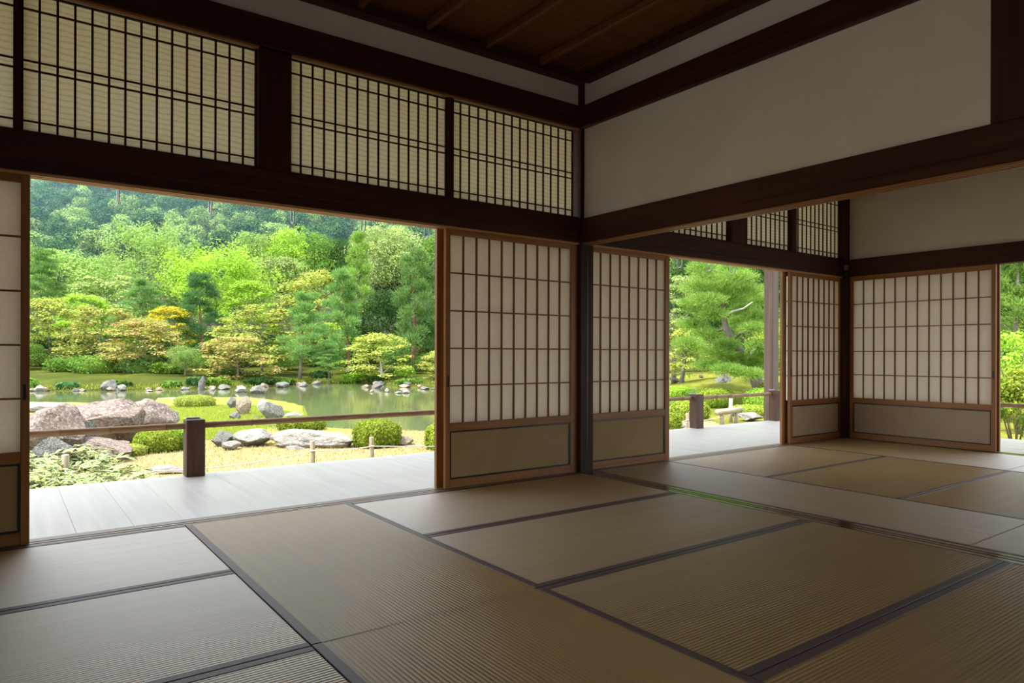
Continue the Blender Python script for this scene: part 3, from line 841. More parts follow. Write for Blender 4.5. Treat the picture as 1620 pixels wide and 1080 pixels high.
def crown_pine(seed, k=38, n=300, leaf=0.044, wide=1.0):
    rng = np.random.default_rng(seed)
    z = np.linspace(0.04, 0.97, k) + rng.normal(size=k) * 0.02
    R_ = 0.40 * (1 - 0.72 * np.clip(z, 0, 1) ** 1.6) * rng.uniform(0.25, 1.05, k)
    a = np.arange(k) * 2.4 + rng.normal(size=k) * 0.4
    C = np.stack([R_ * np.cos(a), R_ * np.sin(a), z], 1)
    Rd = rng.uniform(0.09, 0.155, k) * (1.1 - 0.35 * z)
    P, N = clump_leaves(rng, C, Rd, n, 0.42, 0.5, (0.25, 1.05))
    n_ = len(P)
    # needles point outwards and up
    d = unit(P - np.repeat(C, n, 0) + rng.normal(size=P.shape) * 0.03 + np.array([0, 0, 0.05]))
    side = unit(np.cross(d, rng.normal(size=d.shape)))
    L = (leaf * rng.uniform(0.6, 1.2, n_))[:, None]; W = leaf * 0.10
    V = np.stack([P - side * W, P + side * W, P + side * W * 0.3 + d * L, P - side * W * 0.3 + d * L], 1).reshape(-1, 3)
    return mesh_np('foliage', V, np.arange(4 * n_).reshape(n_, 4))
def crown_feather(seed, k=95, n=125, leaf=0.024):
    rng = np.random.default_rng(seed)
    d = unit(rng.normal(size=(k, 3)) + np.array([0, 0, 0.25]))
    C = d * rng.uniform(0.3, 1.0, k)[:, None] * np.array([0.42, 0.42, 0.42]) + np.array([0, 0, 0.50])
    Rd = rng.uniform(0.06, 0.12, k)
    P, N = clump_leaves(rng, C, Rd, n, 1.1, 0.1, (0.2, 1.1))
    return leaf_mesh('foliage', P, N + rng.normal(size=N.shape) * 0.5, leaf, leaf * 0.4, rng)
PROTO = {
 'round': [crown_round(1), crown_round(2), crown_round(3, egg=0.5)],
 'maple': [crown_maple(11), crown_maple(12), crown_maple(13)],
 'pine': [crown_pine(21), crown_pine(22), crown_pine(23)],
 'feather': [crown_feather(31), crown_feather(32)],
 'hill': [crown_round(41, 24, 170, 0.046, 0.14, 0.24), crown_round(42, 26, 160, 0.046, 0.13, 0.23), crown_round(43, 22, 180, 0.048, 0.14, 0.25, 0.4), crown_round(44, 30, 150, 0.044, 0.12, 0.20)],
}
for lst in PROTO.values():
    for me in lst: me.materials.append(LEAF['green'])
def set_mat(o, m):
    o.material_slots[0].link = 'OBJECT'; o.material_slots[0].material = m
YH = 559.5
_tn = [0]
def trunk_parts(parent, h, r0, mat, rng, lean=(0, 0), branches=5, crown=(0.35, 1.0), spread=1.0, bend=0.06):
    pts, rad = [], []
    for k in range(9):
        f = k / 8.0
        pts.append((lean[0] * f + bend * h * 0.5 * math.sin(f * 5 + rng.random() * 0.6) * f, lean[1] * f + bend * h * 0.4 * math.sin(f * 4 + 1) * f, h * f - 0.25 * (k == 0)))
        rad.append(r0 * (1 - 0.82 * f) * (1.25 if k == 0 else 1))
    obj('trunk', mesh_py('trunk', *tube(pts, rad, 8), mat, True), (0, 0, 0), parent)
    for b in range(branches):
        f = crown[0] + (crown[1] - 0.12 - crown[0]) * (b + 0.3) / max(branches, 1)
        i = min(int(f * 8), 7); p = Vector(pts[i]).lerp(Vector(pts[i + 1]), f * 8 - i)
        a = b * 2.4 + rng.random(); Lb = spread * (0.45 + 0.4 * rng.random()) * (1.15 - f)
        d = Vector((math.cos(a), math.sin(a), 0.35 + 0.4 * rng.random()))
        q = [p, p + d * Lb * 0.5 + Vector((0, 0, -0.04 * Lb)), p + d * Lb]
        obj('branch', mesh_py('branch', *tube(q, [r0 * 0.38, r0 * 0.25, r0 * 0.08], 5), mat, True), (0, 0, 0), parent)
def tree(name, kind, px, top, bot, wpx, D, leaf, label, var=0, trunk=bark_g, r0=0.10, lean=(0, 0), group='trees around the pond', cat='tree', dep=1.0, branches=5, bend=0.06):
    p = at_d(px, YH, D); z0 = zg(p[0], p[1])
    yh = YH + 0.00247 * (px - 810)
    zt = CAM[2] + (yh - top) / FPX * D; zb = CAM[2] + (yh - bot) / FPX * D
    zb = max(zb, z0 - 0.1)
    w = wpx / FPX * D
    _tn[0] += 1; rng = random.Random(_tn[0])
    t = thing(name, label, cat, (p[0], p[1], z0), group)
    o = obj('foliage', PROTO[kind][var % len(PROTO[kind])], (lean[0], lean[1], zb - z0), t, rot=(0, 0, _tn[0] * 1.9), scale=(w * 1.18, w * 1.18 * dep, (zt - zb) * 1.06))
    set_mat(o, LEAF[leaf])
    h = (zb - z0) + (zt - zb) * (0.86 if kind == 'pine' else 0.6)
    trunk_parts(t, h, r0, trunk, rng, lean, branches, (max(0.15, (zb - z0) / max(h, 0.1)), 1.0), w * 0.45, bend)
    return t
T = tree
# ---- front row on the far bank
T('maple_tree', 'maple', 152, 476, 566, 118, 43.5, 'orange', 'maple with an orange-tinted crown above the grey speckled boulder', 0, lean=(0.4, 0))
T('maple_tree', 'maple', 228, 500, 578, 116, 41.5, 'pink', 'pink-tipped maple on twin trunks right of the orange-tinted maple', 1)
T('maple_tree', 'maple', 376, 528, 600, 124, 39.5, 'pink', 'pinkish red maple leaning low over the middle of the bank', 2, r0=0.09)
T('maple_tree', 'feather', 293, 540, 604, 64, 39.5, 'pale', 'small pale green weeping tree left of the upright shore rock', 0, r0=0.06)
T('maple_tree', 'maple', 414, 476, 566, 140, 45, 'yellow', 'wide yellow-green maple behind the pinkish red maple', 0)
T('pine_tree', 'pine', 474, 468, 570, 92, 42, 'pine', 'slender garden pine with a bare leaning trunk at the shore', 0, r0=0.11, lean=(0.3, 0.0))
T('pine_tree', 'pine', 520, 545, 585, 60, 41.5, 'pine', 'low pine bough mass right of the slender pine', 1, r0=0.06)
T('maple_tree', 'maple', 604, 524, 596, 98, 42, 'yellow', 'light maple with a white curving trunk at the water', 1, trunk=bark_w, r0=0.10, lean=(-0.2, 0), bend=0.16)
T('maple_tree', 'maple', 694, 552, 604, 60, 40, 'orange', 'small orange-pink maple at the edge of the ten-pane screen', 2, trunk=bark_w, r0=0.05)
T('pine_tree', 'pine', 318, 440, 562, 92, 50, 'pinedk', 'dark pine with a red trunk in the middle of the trees', 1, trunk=bark_r, r0=0.14)
T('maple_tree', 'maple', 270, 482, 540, 74, 49, 'gold', 'small golden-leaved tree left of the dark pine', 1)
T('pine_tree', 'pine', 226, 448, 535, 92, 53, 'pine', 'green pine between the golden tree and the pink-tipped maple', 2)
T('zelkova_tree', 'feather', 342, 366, 545, 196, 57, 'lime', 'large lime-green tree standing over the dark pine', 0, r0=0.2)
T('zelkova_tree', 'feather', 240, 345, 500, 158, 68, 'pale', 'big rounded pale green tree rising against the hillside', 1, r0=0.2)
T('pine_tree', 'pine', 553, 436, 572, 84, 48, 'pine', 'tall pine with a reddish trunk over the shaded slope', 0, trunk=bark_r, r0=0.14, lean=(-0.5, 0))
T('pine_tree', 'pine', 568, 376, 500, 66, 60, 'pinelt', 'pale feathery conifer above the tall reddish pine', 2)
T('pine_tree', 'pine', 652, 405, 565, 108, 46, 'pine', 'tall pine beside the ten-pane screen', 2, trunk=bark_r, r0=0.17, lean=(0.3, 0))
T('camellia_tree', 'round', 602, 455, 590, 104, 53, 'dark', 'dense dark camellia between the two tall pines', 0, r0=0.12)
T('maple_tree', 'maple', 505, 424, 540, 130, 58, 'yellow', 'broad yellow-green tree left of the tall reddish pine', 2)
T('maple_tree', 'maple', 440, 402, 500, 96, 63, 'cream', 'cream-tinged maple behind the wide yellow-green maple', 1)
T('maple_tree', 'maple', 540, 505, 590, 90, 54, 'lime', 'shaded lime maple under the tall reddish pine', 0)
T('evergreen_tree', 'round', 545, 520, 600, 120, 60, 'dark', 'dark evergreen mass at the top of the shaded slope', 1)
T('evergreen_tree', 'round', 694, 470, 602, 100, 50, 'dark', 'dark evergreen behind the tall pine at the screen edge', 2)
T('maple_tree', 'maple', 78, 466, 575, 104, 46, 'yellow', 'yellow-green maple beside the leftmost screen', 2)
T('evergreen_tree', 'round', 108, 525, 612, 130, 48, 'dark', 'dark evergreen under the maples at left', 0)
T('evergreen_tree', 'round', 45, 540, 612, 60, 42, 'green', 'bright leafy bush tree at the left end of the shore', 2, r0=0.05)
T('pine_tree', 'pine', 66, 400, 500, 92, 58, 'pine', 'green pine at the left above the yellow-green maple', 1)
T('maple_tree', 'maple', 130, 462, 545, 92, 53, 'lime', 'lime maple behind the orange-tinted maple', 2)
T('maple_tree', 'maple', 170, 428, 525, 118, 61, 'cream', 'cream-tipped tree below the big rounded pale tree', 0)
T('broadleaf_tree', 'round', 96, 388, 500, 126, 72, 'pale', 'pale broadleaf tree at the foot of the hill, far left', 0)
T('maple_tree', 'maple', 395, 440, 520, 80, 54, 'lime', 'lime maple right of the large lime tree', 1)
T('evergreen_tree', 'round', 250, 530, 610, 100, 52, 'dark', 'dark evergreen behind the pink-tipped maple', 1)
T('evergreen_tree', 'round', 430, 540, 600, 120, 55, 'green', 'green undergrowth tree behind the yellow-green maple', 0)
T('evergreen_tree', 'round', 190, 510, 590, 110, 56, 'green', 'green tree in the shade of the maples at left', 2)
T('evergreen_tree', 'round', 340, 520, 600, 100, 58, 'green', 'green tree in the shade behind the dark pine', 0)
T('evergreen_tree', 'round', 640, 530, 600, 90, 50, 'green', 'green shrub tree at the foot of the tall screen-side pine', 1)
# ---- back row at the foot of the hill
back = [(405, 362, 86, 'pale', 'bamboo-like pale tree'), (455, 356, 92, 'lime', 'tall lime-green tree'), (505, 366, 84, 'green', 'green rounded tree'), (545, 372, 70, 'dark', 'dark tree'),
        (590, 352, 92, 'cream', 'cream-flowered tree'), (636, 356, 92, 'cream', 'second cream-flowered tree'), (690, 366, 100, 'green', 'green tree'), (620, 400, 80, 'dark', 'dark evergreen'),
        (385, 392, 70, 'green', 'green evergreen'), (470, 396, 90, 'pale', 'pale broad tree'), (300, 395, 90, 'green', 'green broad tree'), (40, 380, 90, 'pale', 'pale tree'), (160, 396, 90, 'pale', 'pale green tree')]
where = ['right of the large lime tree', 'in the back row above the cream-tinged maple', 'in the back row left of the pale conifer', 'between the pale conifer and the lime back-row tree', 'in the back row right of the pale conifer', 'in the back row above the screen-side pine', 'in the back row at the edge of the ten-pane screen', 'in the gap between conifer and screen-side pine', 'behind the right shoulder of the large lime tree', 'below the back row, left of the broad yellow-green tree', 'between the big rounded tree and the large lime tree', 'at the far left behind the pine', 'left of the big rounded pale tree']
for i, ((px_, tp, w_, lf, nm), wh) in enumerate(zip(back, where)):
    T('broadleaf_tree', 'round', px_, tp, tp + 120, w_, 74 + (i * 37 % 9) - 4, lf, nm + ' ' + wh, i, group='back row trees')
for i in range(19):
    px_ = -30 + i * 42
    T('understory_tree', 'round', px_, 512 + (i * 53 % 20), 596, 84, 62 + (i * 29 % 8), 'dark' if i % 3 else 'green', 'shaded evergreen understory tree behind the pond garden trees', i, group='understory evergreens', branches=3)
for i, (px_, tp, bt, w_, D_, lf) in enumerate([(62, 548, 596, 70, 46, 'dark'), (100, 556, 600, 60, 44.5, 'dark'), (205, 556, 592, 60, 47, 'dark'), (262, 552, 590, 60, 49, 'dark'), (330, 560, 592, 60, 48, 'green'), (450, 560, 590, 60, 50, 'green'),
        (500, 548, 586, 70, 53, 'dark'), (575, 545, 588, 70, 50, 'dark'), (630, 560, 596, 60, 46, 'dark'), (675, 556, 602, 50, 45, 'green'), (160, 566, 596, 56, 45.5, 'green'), (390, 556, 590, 70, 51, 'dark')]):
    T('understory_shrub', 'round', px_, tp, bt, w_, D_, lf, 'low shaded evergreen shrub among the trunks of the far bank', i, group='understory shrubs', branches=2, r0=0.04, cat='shrub')
# ---- trees hidden by the screens but standing there
for i, (px_, D_, lf) in enumerate([(760, 48, 'pine'), (830, 52, 'green'), (900, 50, 'yellow'), (970, 46, 'green'), (-40, 50, 'green'), (-110, 54, 'yellow')]):
    T('broadleaf_tree', 'round', px_, 430, 600, 130, D_, lf, 'tree of the pond garden hidden behind a paper screen', i, group='hidden garden trees')
# ---- right garden
T('maple_tree', 'maple', 1066, 425, 520, 84, 25, 'cream', 'pale maple at the left edge of the opening of the next room', 0)
T('maple_tree', 'maple', 1078, 515, 592, 80, 23.5, 'yellow', 'low maple with a twisted trunk left of the mossy mound', 1, r0=0.09, lean=(0.3, 0), bend=0.14)
T('evergreen_tree', 'round', 1100, 380, 600, 130, 37, 'dark', 'dark evergreen behind the pale maple of the side garden', 0, group='side garden trees')
T('evergreen_tree', 'round', 1175, 360, 600, 150, 41, 'green', 'tall green tree behind the big garden pine', 1, group='side garden trees')
T('evergreen_tree', 'round', 1214, 385, 520, 110, 31, 'dark', 'dark glossy tree upper right of the big garden pine', 2, group='side garden trees')
T('evergreen_tree', 'round', 1228, 500, 610, 90, 29, 'shrub', 'yellow-green bush right of the leaning pine trunk', 0, group='side garden trees')
T('evergreen_tree', 'round', 1290, 380, 610, 150, 33, 'green', 'side garden tree hidden behind the corner screens', 1, group='hidden side trees')
T('evergreen_tree', 'round', 1400, 370, 610, 170, 30, 'green', 'side garden tree hidden behind the corner screens', 2, group='hidden side trees')
T('evergreen_tree', 'round', 1030, 380, 610, 120, 40, 'green', 'side garden tree hidden behind the corner screens', 2, group='hidden side trees')
T('evergreen_tree', 'round', 1150, 540, 605, 160, 33, 'dark', 'shaded evergreen mass behind the mossy mound', 1, group='side garden trees')
T('pine_tree', 'pine', 1606, 395, 560, 130, 15, 'pinelt', 'pine beyond the far side opening at the right edge', 0)
T('evergreen_tree', 'round', 1560, 330, 620, 190, 23, 'green', 'tall green tree behind the pine of the far side opening', 0)
T('evergreen_tree', 'round', 1680, 330, 640, 230, 19, 'dark', 'dark tree at the extreme right edge', 1)

# ---- the big leaning pine of the side garden
def big_pine():
    D = 20.0
    base = at_d(1207, YH, D); z0 = zg(base[0], base[1])
    t = thing('pine_tree', 'big garden pine with a leaning trunk beyond the next room', 'tree', (base[0], base[1], z0))
    o = Vector((base[0], base[1], z0))
    def P(px, py, dd=0.0): return Vector(at_d(px, py, D + dd)) - o
    tp = [Vector((0, 0, -0.2)), P(1205, 625), P(1196, 600), P(1184, 572), P(1172, 556), P(1160, 540), P(1148, 518), P(1145, 500), P(1141, 478), P(1130, 462), P(1128, 440), P(1133, 425)]
    rd = [0.21, 0.19, 0.17, 0.145, 0.125, 0.11, 0.09, 0.075, 0.06, 0.05, 0.035, 0.015]
    obj('trunk', mesh_py('trunk', *tube(tp, rd, 10), bark_g, True), (0, 0, 0), t)
    br = [[(1145, 500), (1160, 492), (1176, 488), (1190, 478)], [(1148, 518), (1138, 523), (1128, 521)], [(1160, 540), (1170, 527), (1186, 526)], [(1184, 572), (1194, 545), (1210, 538), (1224, 530)],
          [(1141, 478), (1130, 470), (1118, 462)], [(1172, 556), (1150, 552), (1130, 556)], [(1196, 600), (1178, 590), (1160, 592)], [(1130, 462), (1150, 450), (1170, 446)]]
    for i, b in enumerate(br):
        pts = [P(a, c, (0.4 if i % 2 else -0.5) * k) for k, (a, c) in enumerate(b)]
        obj('branch', mesh_py('branch', *tube(pts, [0.045, 0.034, 0.024, 0.014][:len(pts)], 6), bark_w if i in (0, 3) else bark_g, True), (0, 0, 0), t)
    rng = np.random.default_rng(77)
    pads = [(1140, 428, 40, 20), (1120, 440, 36, 18), (1165, 440, 40, 18), (1105, 455, 34, 16), (1145, 455, 38, 16), (1185, 462, 36, 18), (1200, 475, 26, 15), (1118, 475, 36, 16), (1155, 472, 34, 14),
            (1095, 480, 28, 14), (1108, 492, 34, 14), (1175, 490, 26, 12), (1130, 498, 26, 12), (1200, 500, 30, 14), (1095, 515, 34, 16), (1170, 510, 30, 14), (1118, 530, 34, 16), (1195, 520, 32, 14), (1215, 512, 24, 14),
            (1090, 545, 30, 16), (1150, 545, 24, 12), (1135, 560, 36, 16), (1170, 568, 30, 14), (1205, 548, 30, 14), (1215, 560, 26, 14), (1120, 578, 30, 14), (1150, 585, 32, 12), (1195, 572, 28, 14), (1185, 592, 30, 12), (1160, 425, 30, 16), (1112, 425, 30, 18)]
    C = np.array([np.array(at_d(a, b, D + rng.uniform(-1.6, 1.6))) - np.array(o) for a, b, _, _ in pads])
    Rx = np.array([c for _, _, c, _ in pads]) / FPX * D * 0.86; Rz = np.array([d for _, _, _, d in pads]) / FPX * D * 0.64
    n = 2100; k = len(C)
    d = unit(rng.normal(size=(k * n, 3)) + np.array([0, 0, 0.5]))
    rad = rng.uniform(0.2, 1.0, (k * n, 1))
    Pn = np.repeat(C, n, 0) + d * rad * np.column_stack([np.repeat(Rx, n), np.repeat(Rx, n), np.repeat(Rz, n)])
    dd = unit(d + rng.normal(size=d.shape) * 0.5 + np.array([0, 0, 0.5])); side = unit(np.cross(dd, rng.normal(size=d.shape)))
    L = rng.uniform(0.07, 0.13, (k * n, 1)); W = 0.0065
    V = np.stack([Pn - side * W, Pn + side * W, Pn + dd * L + side * W * 0.4, Pn + dd * L - side * W * 0.4], 1).reshape(-1, 3)
    obj('foliage', mesh_np('foliage', V, np.arange(4 * k * n).reshape(-1, 4), LEAF['pinelt']), (0, 0, 0), t)
big_pine()

# ---- leafy bush outside the far side opening
def leafy_bush(px, top, bot, wpx, D, mat, label, seed, leaf=0.085, n=1500, cat='bush', name='leafy_bush', group=None):
    p = at_d(px, YH, D); z0 = zg(p[0], p[1]); rng = np.random.default_rng(seed)
    zt = CAM[2] + (YH - top) / FPX * D; w = wpx / FPX * D / 2; h = zt - z0
    t = thing(name, label, cat, (p[0], p[1], z0), group)
    k = 26
    d = unit(rng.normal(size=(k, 3)) + np.array([0, 0, 0.2])); C = d * rng.uniform(0.2, 0.8, (k, 1)) * np.array([w, w, h * 0.45]) + np.array([0, 0, h * 0.52])
    P, N = clump_leaves(rng, C, rng.uniform(0.22, 0.4, k) * min(w, h) , n // k, 0.8, 0.3, (0.3, 1.05))
    P[:, 2] = np.maximum(P[:, 2], 0.02)
    me = leaf_mesh('foliage', P, N, leaf, leaf * 0.5, rng); me.materials.append(mat)
    obj('foliage', me, (0, 0, 0), t)
    rg = random.Random(seed); st = []
    for b in range(7):
        a = b * 0.9; q = Vector((math.cos(a) * w * 0.6, math.sin(a) * w * 0.6, h * 0.7))
        st.append(tube([(0.03 * math.cos(a), 0.03 * math.sin(a), -0.05), q * 0.5 + Vector((0, 0, 0.1 * h)), q], [0.014, 0.010, 0.005], 5))
    obj('stems', mesh_py('stems', *join(st), bark_g, True), (0, 0, 0), t)
leafy_bush(1606, 556, 700, 130, 11.2, LEAF['shrub'], 'sunny yellow-green bush behind the rail of the far side opening', 3, 0.065, 5600)
leafy_bush(1690, 580, 700, 150, 9.2, LEAF['shrubdk'], 'green bush at the extreme right behind the far rail', 4, 0.065, 5000)
leafy_bush(1545, 570, 700, 120, 10.6, LEAF['shrubdk'], 'green bush hidden beyond the twelve-pane screen', 5, 0.10, 2000)
leafy_bush(1612, 500, 640, 110, 13.2, LEAF['lime'], 'taller lime bush behind the sunny bush of the far side opening', 6, 0.07, 4600)

# ---- clipped shrubs
def clipped(px, base, wpx, top, label, mat='shrub', z=-0.60, seed=0, D=None, group='clipped round shrubs', dep=1.0):
    p = at_z(px, base, z) if D is None else at_d(px, base, D)
    z0 = zg(p[0], p[1]); D = (np.array(p) - CAM) @ _F
    w = wpx / FPX * D / 2; h = (base - top) / FPX * D
    p = np.array(p) + _F * w * 0.6 * dep
    z0 = zg(p[0], p[1]); h = max(h + (CAM[2] - 0) * 0 , 0.15)
    t = thing('clipped_shrub', label, 'shrub', (p[0], p[1], z0), group)
    rng = np.random.default_rng(100 + seed)
    far_ = D > 30; n = 1500 if far_ else 5200; lf = 0.15 if far_ else 0.042; jit = (0.72, 1.12) if far_ else (0.90, 1.02)
    d = unit(rng.normal(size=(n, 3)) + np.array([0, 0, 0.25]))
    pw = np.sign(d) * np.abs(d) ** 0.82
    lum = 1 + (0.25 if far_ else 0.05) * np.sin(d[:, :1] * (5 if far_ else 9) + seed) * np.sin(d[:, 1:2] * 8) 
    P = pw * np.array([w, w * dep, h * 0.62]) * rng.uniform(jit[0], jit[1], (n, 1)) * lum + np.array([0, 0, h * 0.42])
    k = P[:, 2] > 0.0; P, d = P[k], d[k]
    me = leaf_mesh('foliage', P, d + rng.normal(size=d.shape) * 0.6, lf, lf * 0.62, rng); me.materials.append(LEAF[mat])
    obj('foliage', me, (0, 0, 0), t)
    bm = bmesh.new(); bmesh.ops.create_icosphere(bm, subdivisions=3, radius=1.0)
    for v in bm.verts:
        c = Vector([math.copysign(abs(q) ** 0.82, q) for q in v.co]); v.co = Vector((c.x * w, c.y * w * dep, max(c.z * h * 0.62 + h * 0.42, -0.05))) * (0.70 if far_ else 0.90)
    me = bpy.data.meshes.new('shrub_core'); bm.to_mesh(me); bm.free(); me.materials.append(LEAF['shrubdk'])
    obj('inner_core', me, (0, 0, 0), t)  # solid green core added behind the leaves
clipped(236, 716, 66, 684, 'low clipped round shrub right of the pink boulders', seed=1)
clipped(277, 711, 44, 681, 'clipped shrub half hidden behind the railing post', 'shrubdk', seed=2)
clipped(592, 709, 75, 668, 'large clipped round shrub between the long rock and the screen', seed=3)
clipped(696, 713, 50, 674, 'clipped round shrub cut by the edge of the ten-pane screen', seed=4)
clipped(470, 690, 74, 670, 'low clipped shrub behind the long flat rock', seed=5, D=13.5)
clipped(1096, 674, 60, 643, 'clipped round shrub behind the railing post of the next room', seed=6, D=15.8)
clipped(1195, 672, 66, 655, 'flat clipped shrub at the right of the log barrier', seed=7, D=16.4)
clipped(1062, 688, 34, 655, 'clipped shrub at the edge of the narrow screen', seed=8)
clipped(1085, 655, 70, 632, 'wide clipped shrub behind the rail of the next room', 'shrubdk', seed=9, D=17)
clipped(1136, 660, 60, 632, 'clipped shrub behind the log barrier', 'shrub', seed=10, D=18.5)
clipped(1215, 640, 60, 610, 'green clump at the foot of the leaning pine', 'lime', seed=11, D=18)
for i, (px_, b_, w_, t_, D_) in enumerate([(1075, 640, 50, 622, 20.5), (1112, 634, 50, 620, 20), (1225, 628, 40, 604, 19.5)]):
    clipped(px_, b_, w_, t_, 'leafy green clump growing at the foot of the mossy mound', ['lime', 'green', 'shrub', 'lime', 'green'][i], seed=90 + i, D=D_, group='side garden clumps')
clipped(300, 650, 62, 632, 'low yellow-green spreading shrub on the lawn tongue', 'yellow', seed=12, D=20.5)
for i, (px_, b_, w_, t_, m_, lab) in enumerate([(140, 614, 76, 588, 'green', 'leafy bush on the shore left of the speckled boulder'), (95, 616, 50, 596, 'green', 'green bush at the left end of the far shore'), (213, 612, 46, 590, 'pine', 'rounded green bush right of the speckled boulder'),
        (255, 600, 40, 584, 'shrubdk', 'dark little bush on the mossy slope below the weeping tree'), (520, 606, 70, 596, 'yellow', 'pale ferny clump at the middle of the far shore'), (640, 608, 26, 594, 'lime', 'lime tuft among the rocks near the right shore'),
        (355, 604, 40, 594, 'green', 'green clump under the pinkish red maple'), (560, 606, 40, 592, 'lime', 'grassy tuft left of the white trunk'), (270, 614, 36, 604, 'shrubdk', 'small shrub at the waterline below the weeping tree')]):
    clipped(px_, b_, w_, t_, lab, m_, seed=20 + i, D=40.0 if px_ < 450 else 42.5, group='bushes on the far shore', dep=0.7)

# ---- rocks
_rocks = []
def rock_mesh(seed, sub=4):
    rng = np.random.default_rng(seed)
    bm = bmesh.new(); bmesh.ops.create_icosphere(bm, subdivisions=sub, radius=1.0)
    co = np.array([v.co[:] for v in bm.verts])
    for _ in range(15):
        n = unit(rng.normal(size=(1, 3)))[0]; dd = rng.uniform(0.50, 0.82)
        e = co @ n - dd; co = np.where((e > 0)[:, None], co - n * (e * 0.98)[:, None], co)
    off = rng.uniform(-50, 50, 3)
    for v, c in zip(bm.verts, co):
        q = Vector(c * 1.6 + off)
        f = noise.fractal(q * 1.3, 0.9, 2.1, 5) * 0.075 - (0.5 - abs(noise.noise(q * 1.9))) ** 2 * 0.28
        v.co = Vector(c) * (1.0 + f)
    me = bpy.data.meshes.new('rock'); bm.to_mesh(me); bm.free()
    me.polygons.foreach_set('use_smooth', [True] * len(me.polygons))
    me.set_sharp_from_angle(angle=R(38))
    lo = np.array([v.co[:] for v in me.vertices]); mn, mxx = lo.min(0), lo.max(0)
    lo = (lo - (mn + mxx) / 2) / (mxx - mn) * 2
    me.vertices.foreach_set('co', lo.astype(np.float32).ravel()); me.update()
    me.materials.append(rock_grey)
    return me
ROCKS = [rock_mesh(200 + i) for i in range(9)]
def rock(px, base, wpx, top, mat, label, var=0, rz=0.0, z=-0.60, D=None, dep=0.8, tilt=0.0, group=None, sink=0.18):
    if D is None:
        p = np.array(at_z(px, base, z)); D = (p - CAM) @ _F
    else: p = np.array(at_d(px, base, D))
    w = wpx / FPX * D / 2 * (0.82 if D > 30 else 1.0); h = (base - top) / FPX * D * (0.85 if D > 30 else 1.0)
    p = p + _F * w * dep * 0.5
    hh = h * (1 + sink)
    o = obj('rock', ROCKS[var % 9], (p[0], p[1], p[2] + h - hh / 2 + 0.0), rot=(tilt, 0, rz), scale=(w, w * dep, hh / 2))
    o.rotation_euler = (0, tilt, rz - YAW)
    set_mat(o, mat)
    return tag(o, label, 'rock', group or 'garden rocks')
K = rock
K(62, 735, 110, 640, rock_pink, 'pale pink boulder cut by the left screen', 0, 0.2, dep=0.9)
K(140, 712, 130, 633, rock_pink, 'large ridged pink boulder in the middle of the left group', 1, 0.0, dep=0.9)
K(205, 700, 118, 632, rock_pink, 'sloping pink boulder at the right of the left group', 3, 0.1, dep=0.8)
K(110, 700, 70, 655, rock_grey, 'speckled grey stone face between the pink boulders', 4, 0.6, D=9.6, dep=0.6)
K(72, 742, 74, 692, rock_grey, 'grey lichen boulder below the rail at left', 2, 0.4, dep=0.8)
K(150, 730, 112, 690, rock_pink, 'long low pink boulder below the rail', 5, 0.0, dep=0.7)
K(55, 652, 80, 636, rock_pale, 'white rock behind the left boulders', 6, 0.3, D=14)
K(262, 748, 70, 737, rock_pale, 'flat pale stone slab on the lawn left of the railing post', 7, 0.0, dep=0.7, sink=0.6)
K(352, 706, 38, 681, rock_grey, 'grey boulder right of the railing post', 8, 0.3)
K(398, 706, 66, 680, rock_pale, 'rounded pale boulder left of the long flat rock', 0, 1.0)
K(364, 712, 30, 698, rock_pale, 'small broken stone before the grey boulder', 1, 0.8)
K(492, 707, 140, 679, rock_pale, 'long flat whitish rock at the near shore', 5, 0.0, dep=0.5)
K(465, 711, 34, 705, rock_pale, 'thin flat stone in the grass before the long rock', 7, 0.0, sink=0.8)
K(638, 705, 36, 690, rock_brown, 'dark brown rock right of the large clipped shrub', 3, 0.5)
K(254, 653, 20, 638, rock_grey, 'bluish grey rock at the left of the lawn tongue', 2, 0.4, D=20)
K(275, 654, 26, 648, rock_pale, 'flat white stone at the left of the lawn tongue', 7, 0.2, D=19.5, sink=0.5)
K(281, 639, 30, 629, rock_pale, 'flat rock behind the spreading shrub', 4, 0.1, D=23)
K(322, 644, 18, 639, rock_pale, 'small white stone right of the spreading shrub', 6, 0.1, D=22)
K(366, 644, 16, 627, rock_grey, 'small grey standing stone on the lawn tongue', 8, 0.0, D=20)
K(384, 660, 23, 627, rock_brown, 'upright brown standing stone on the lawn tongue', 1, 0.2, D=18, dep=0.8)
K(371, 666, 19, 651, rock_grey, 'dark knobby stone at the foot of the standing stone', 3, 0.9, D=16.8)
K(425, 664, 42, 632, rock_pale, 'white grey angular rock at the tip of the lawn tongue', 4, 0.3, D=17.2, dep=0.7)
K(463, 662, 28, 652, rock_pale, 'low pale rock just above the rail', 0, 0.1, D=16.5)
K(405, 663, 10, 656, rock_brown, 'tiny brown stone between the standing stone and angular rock', 2, 0.1, D=17.2)
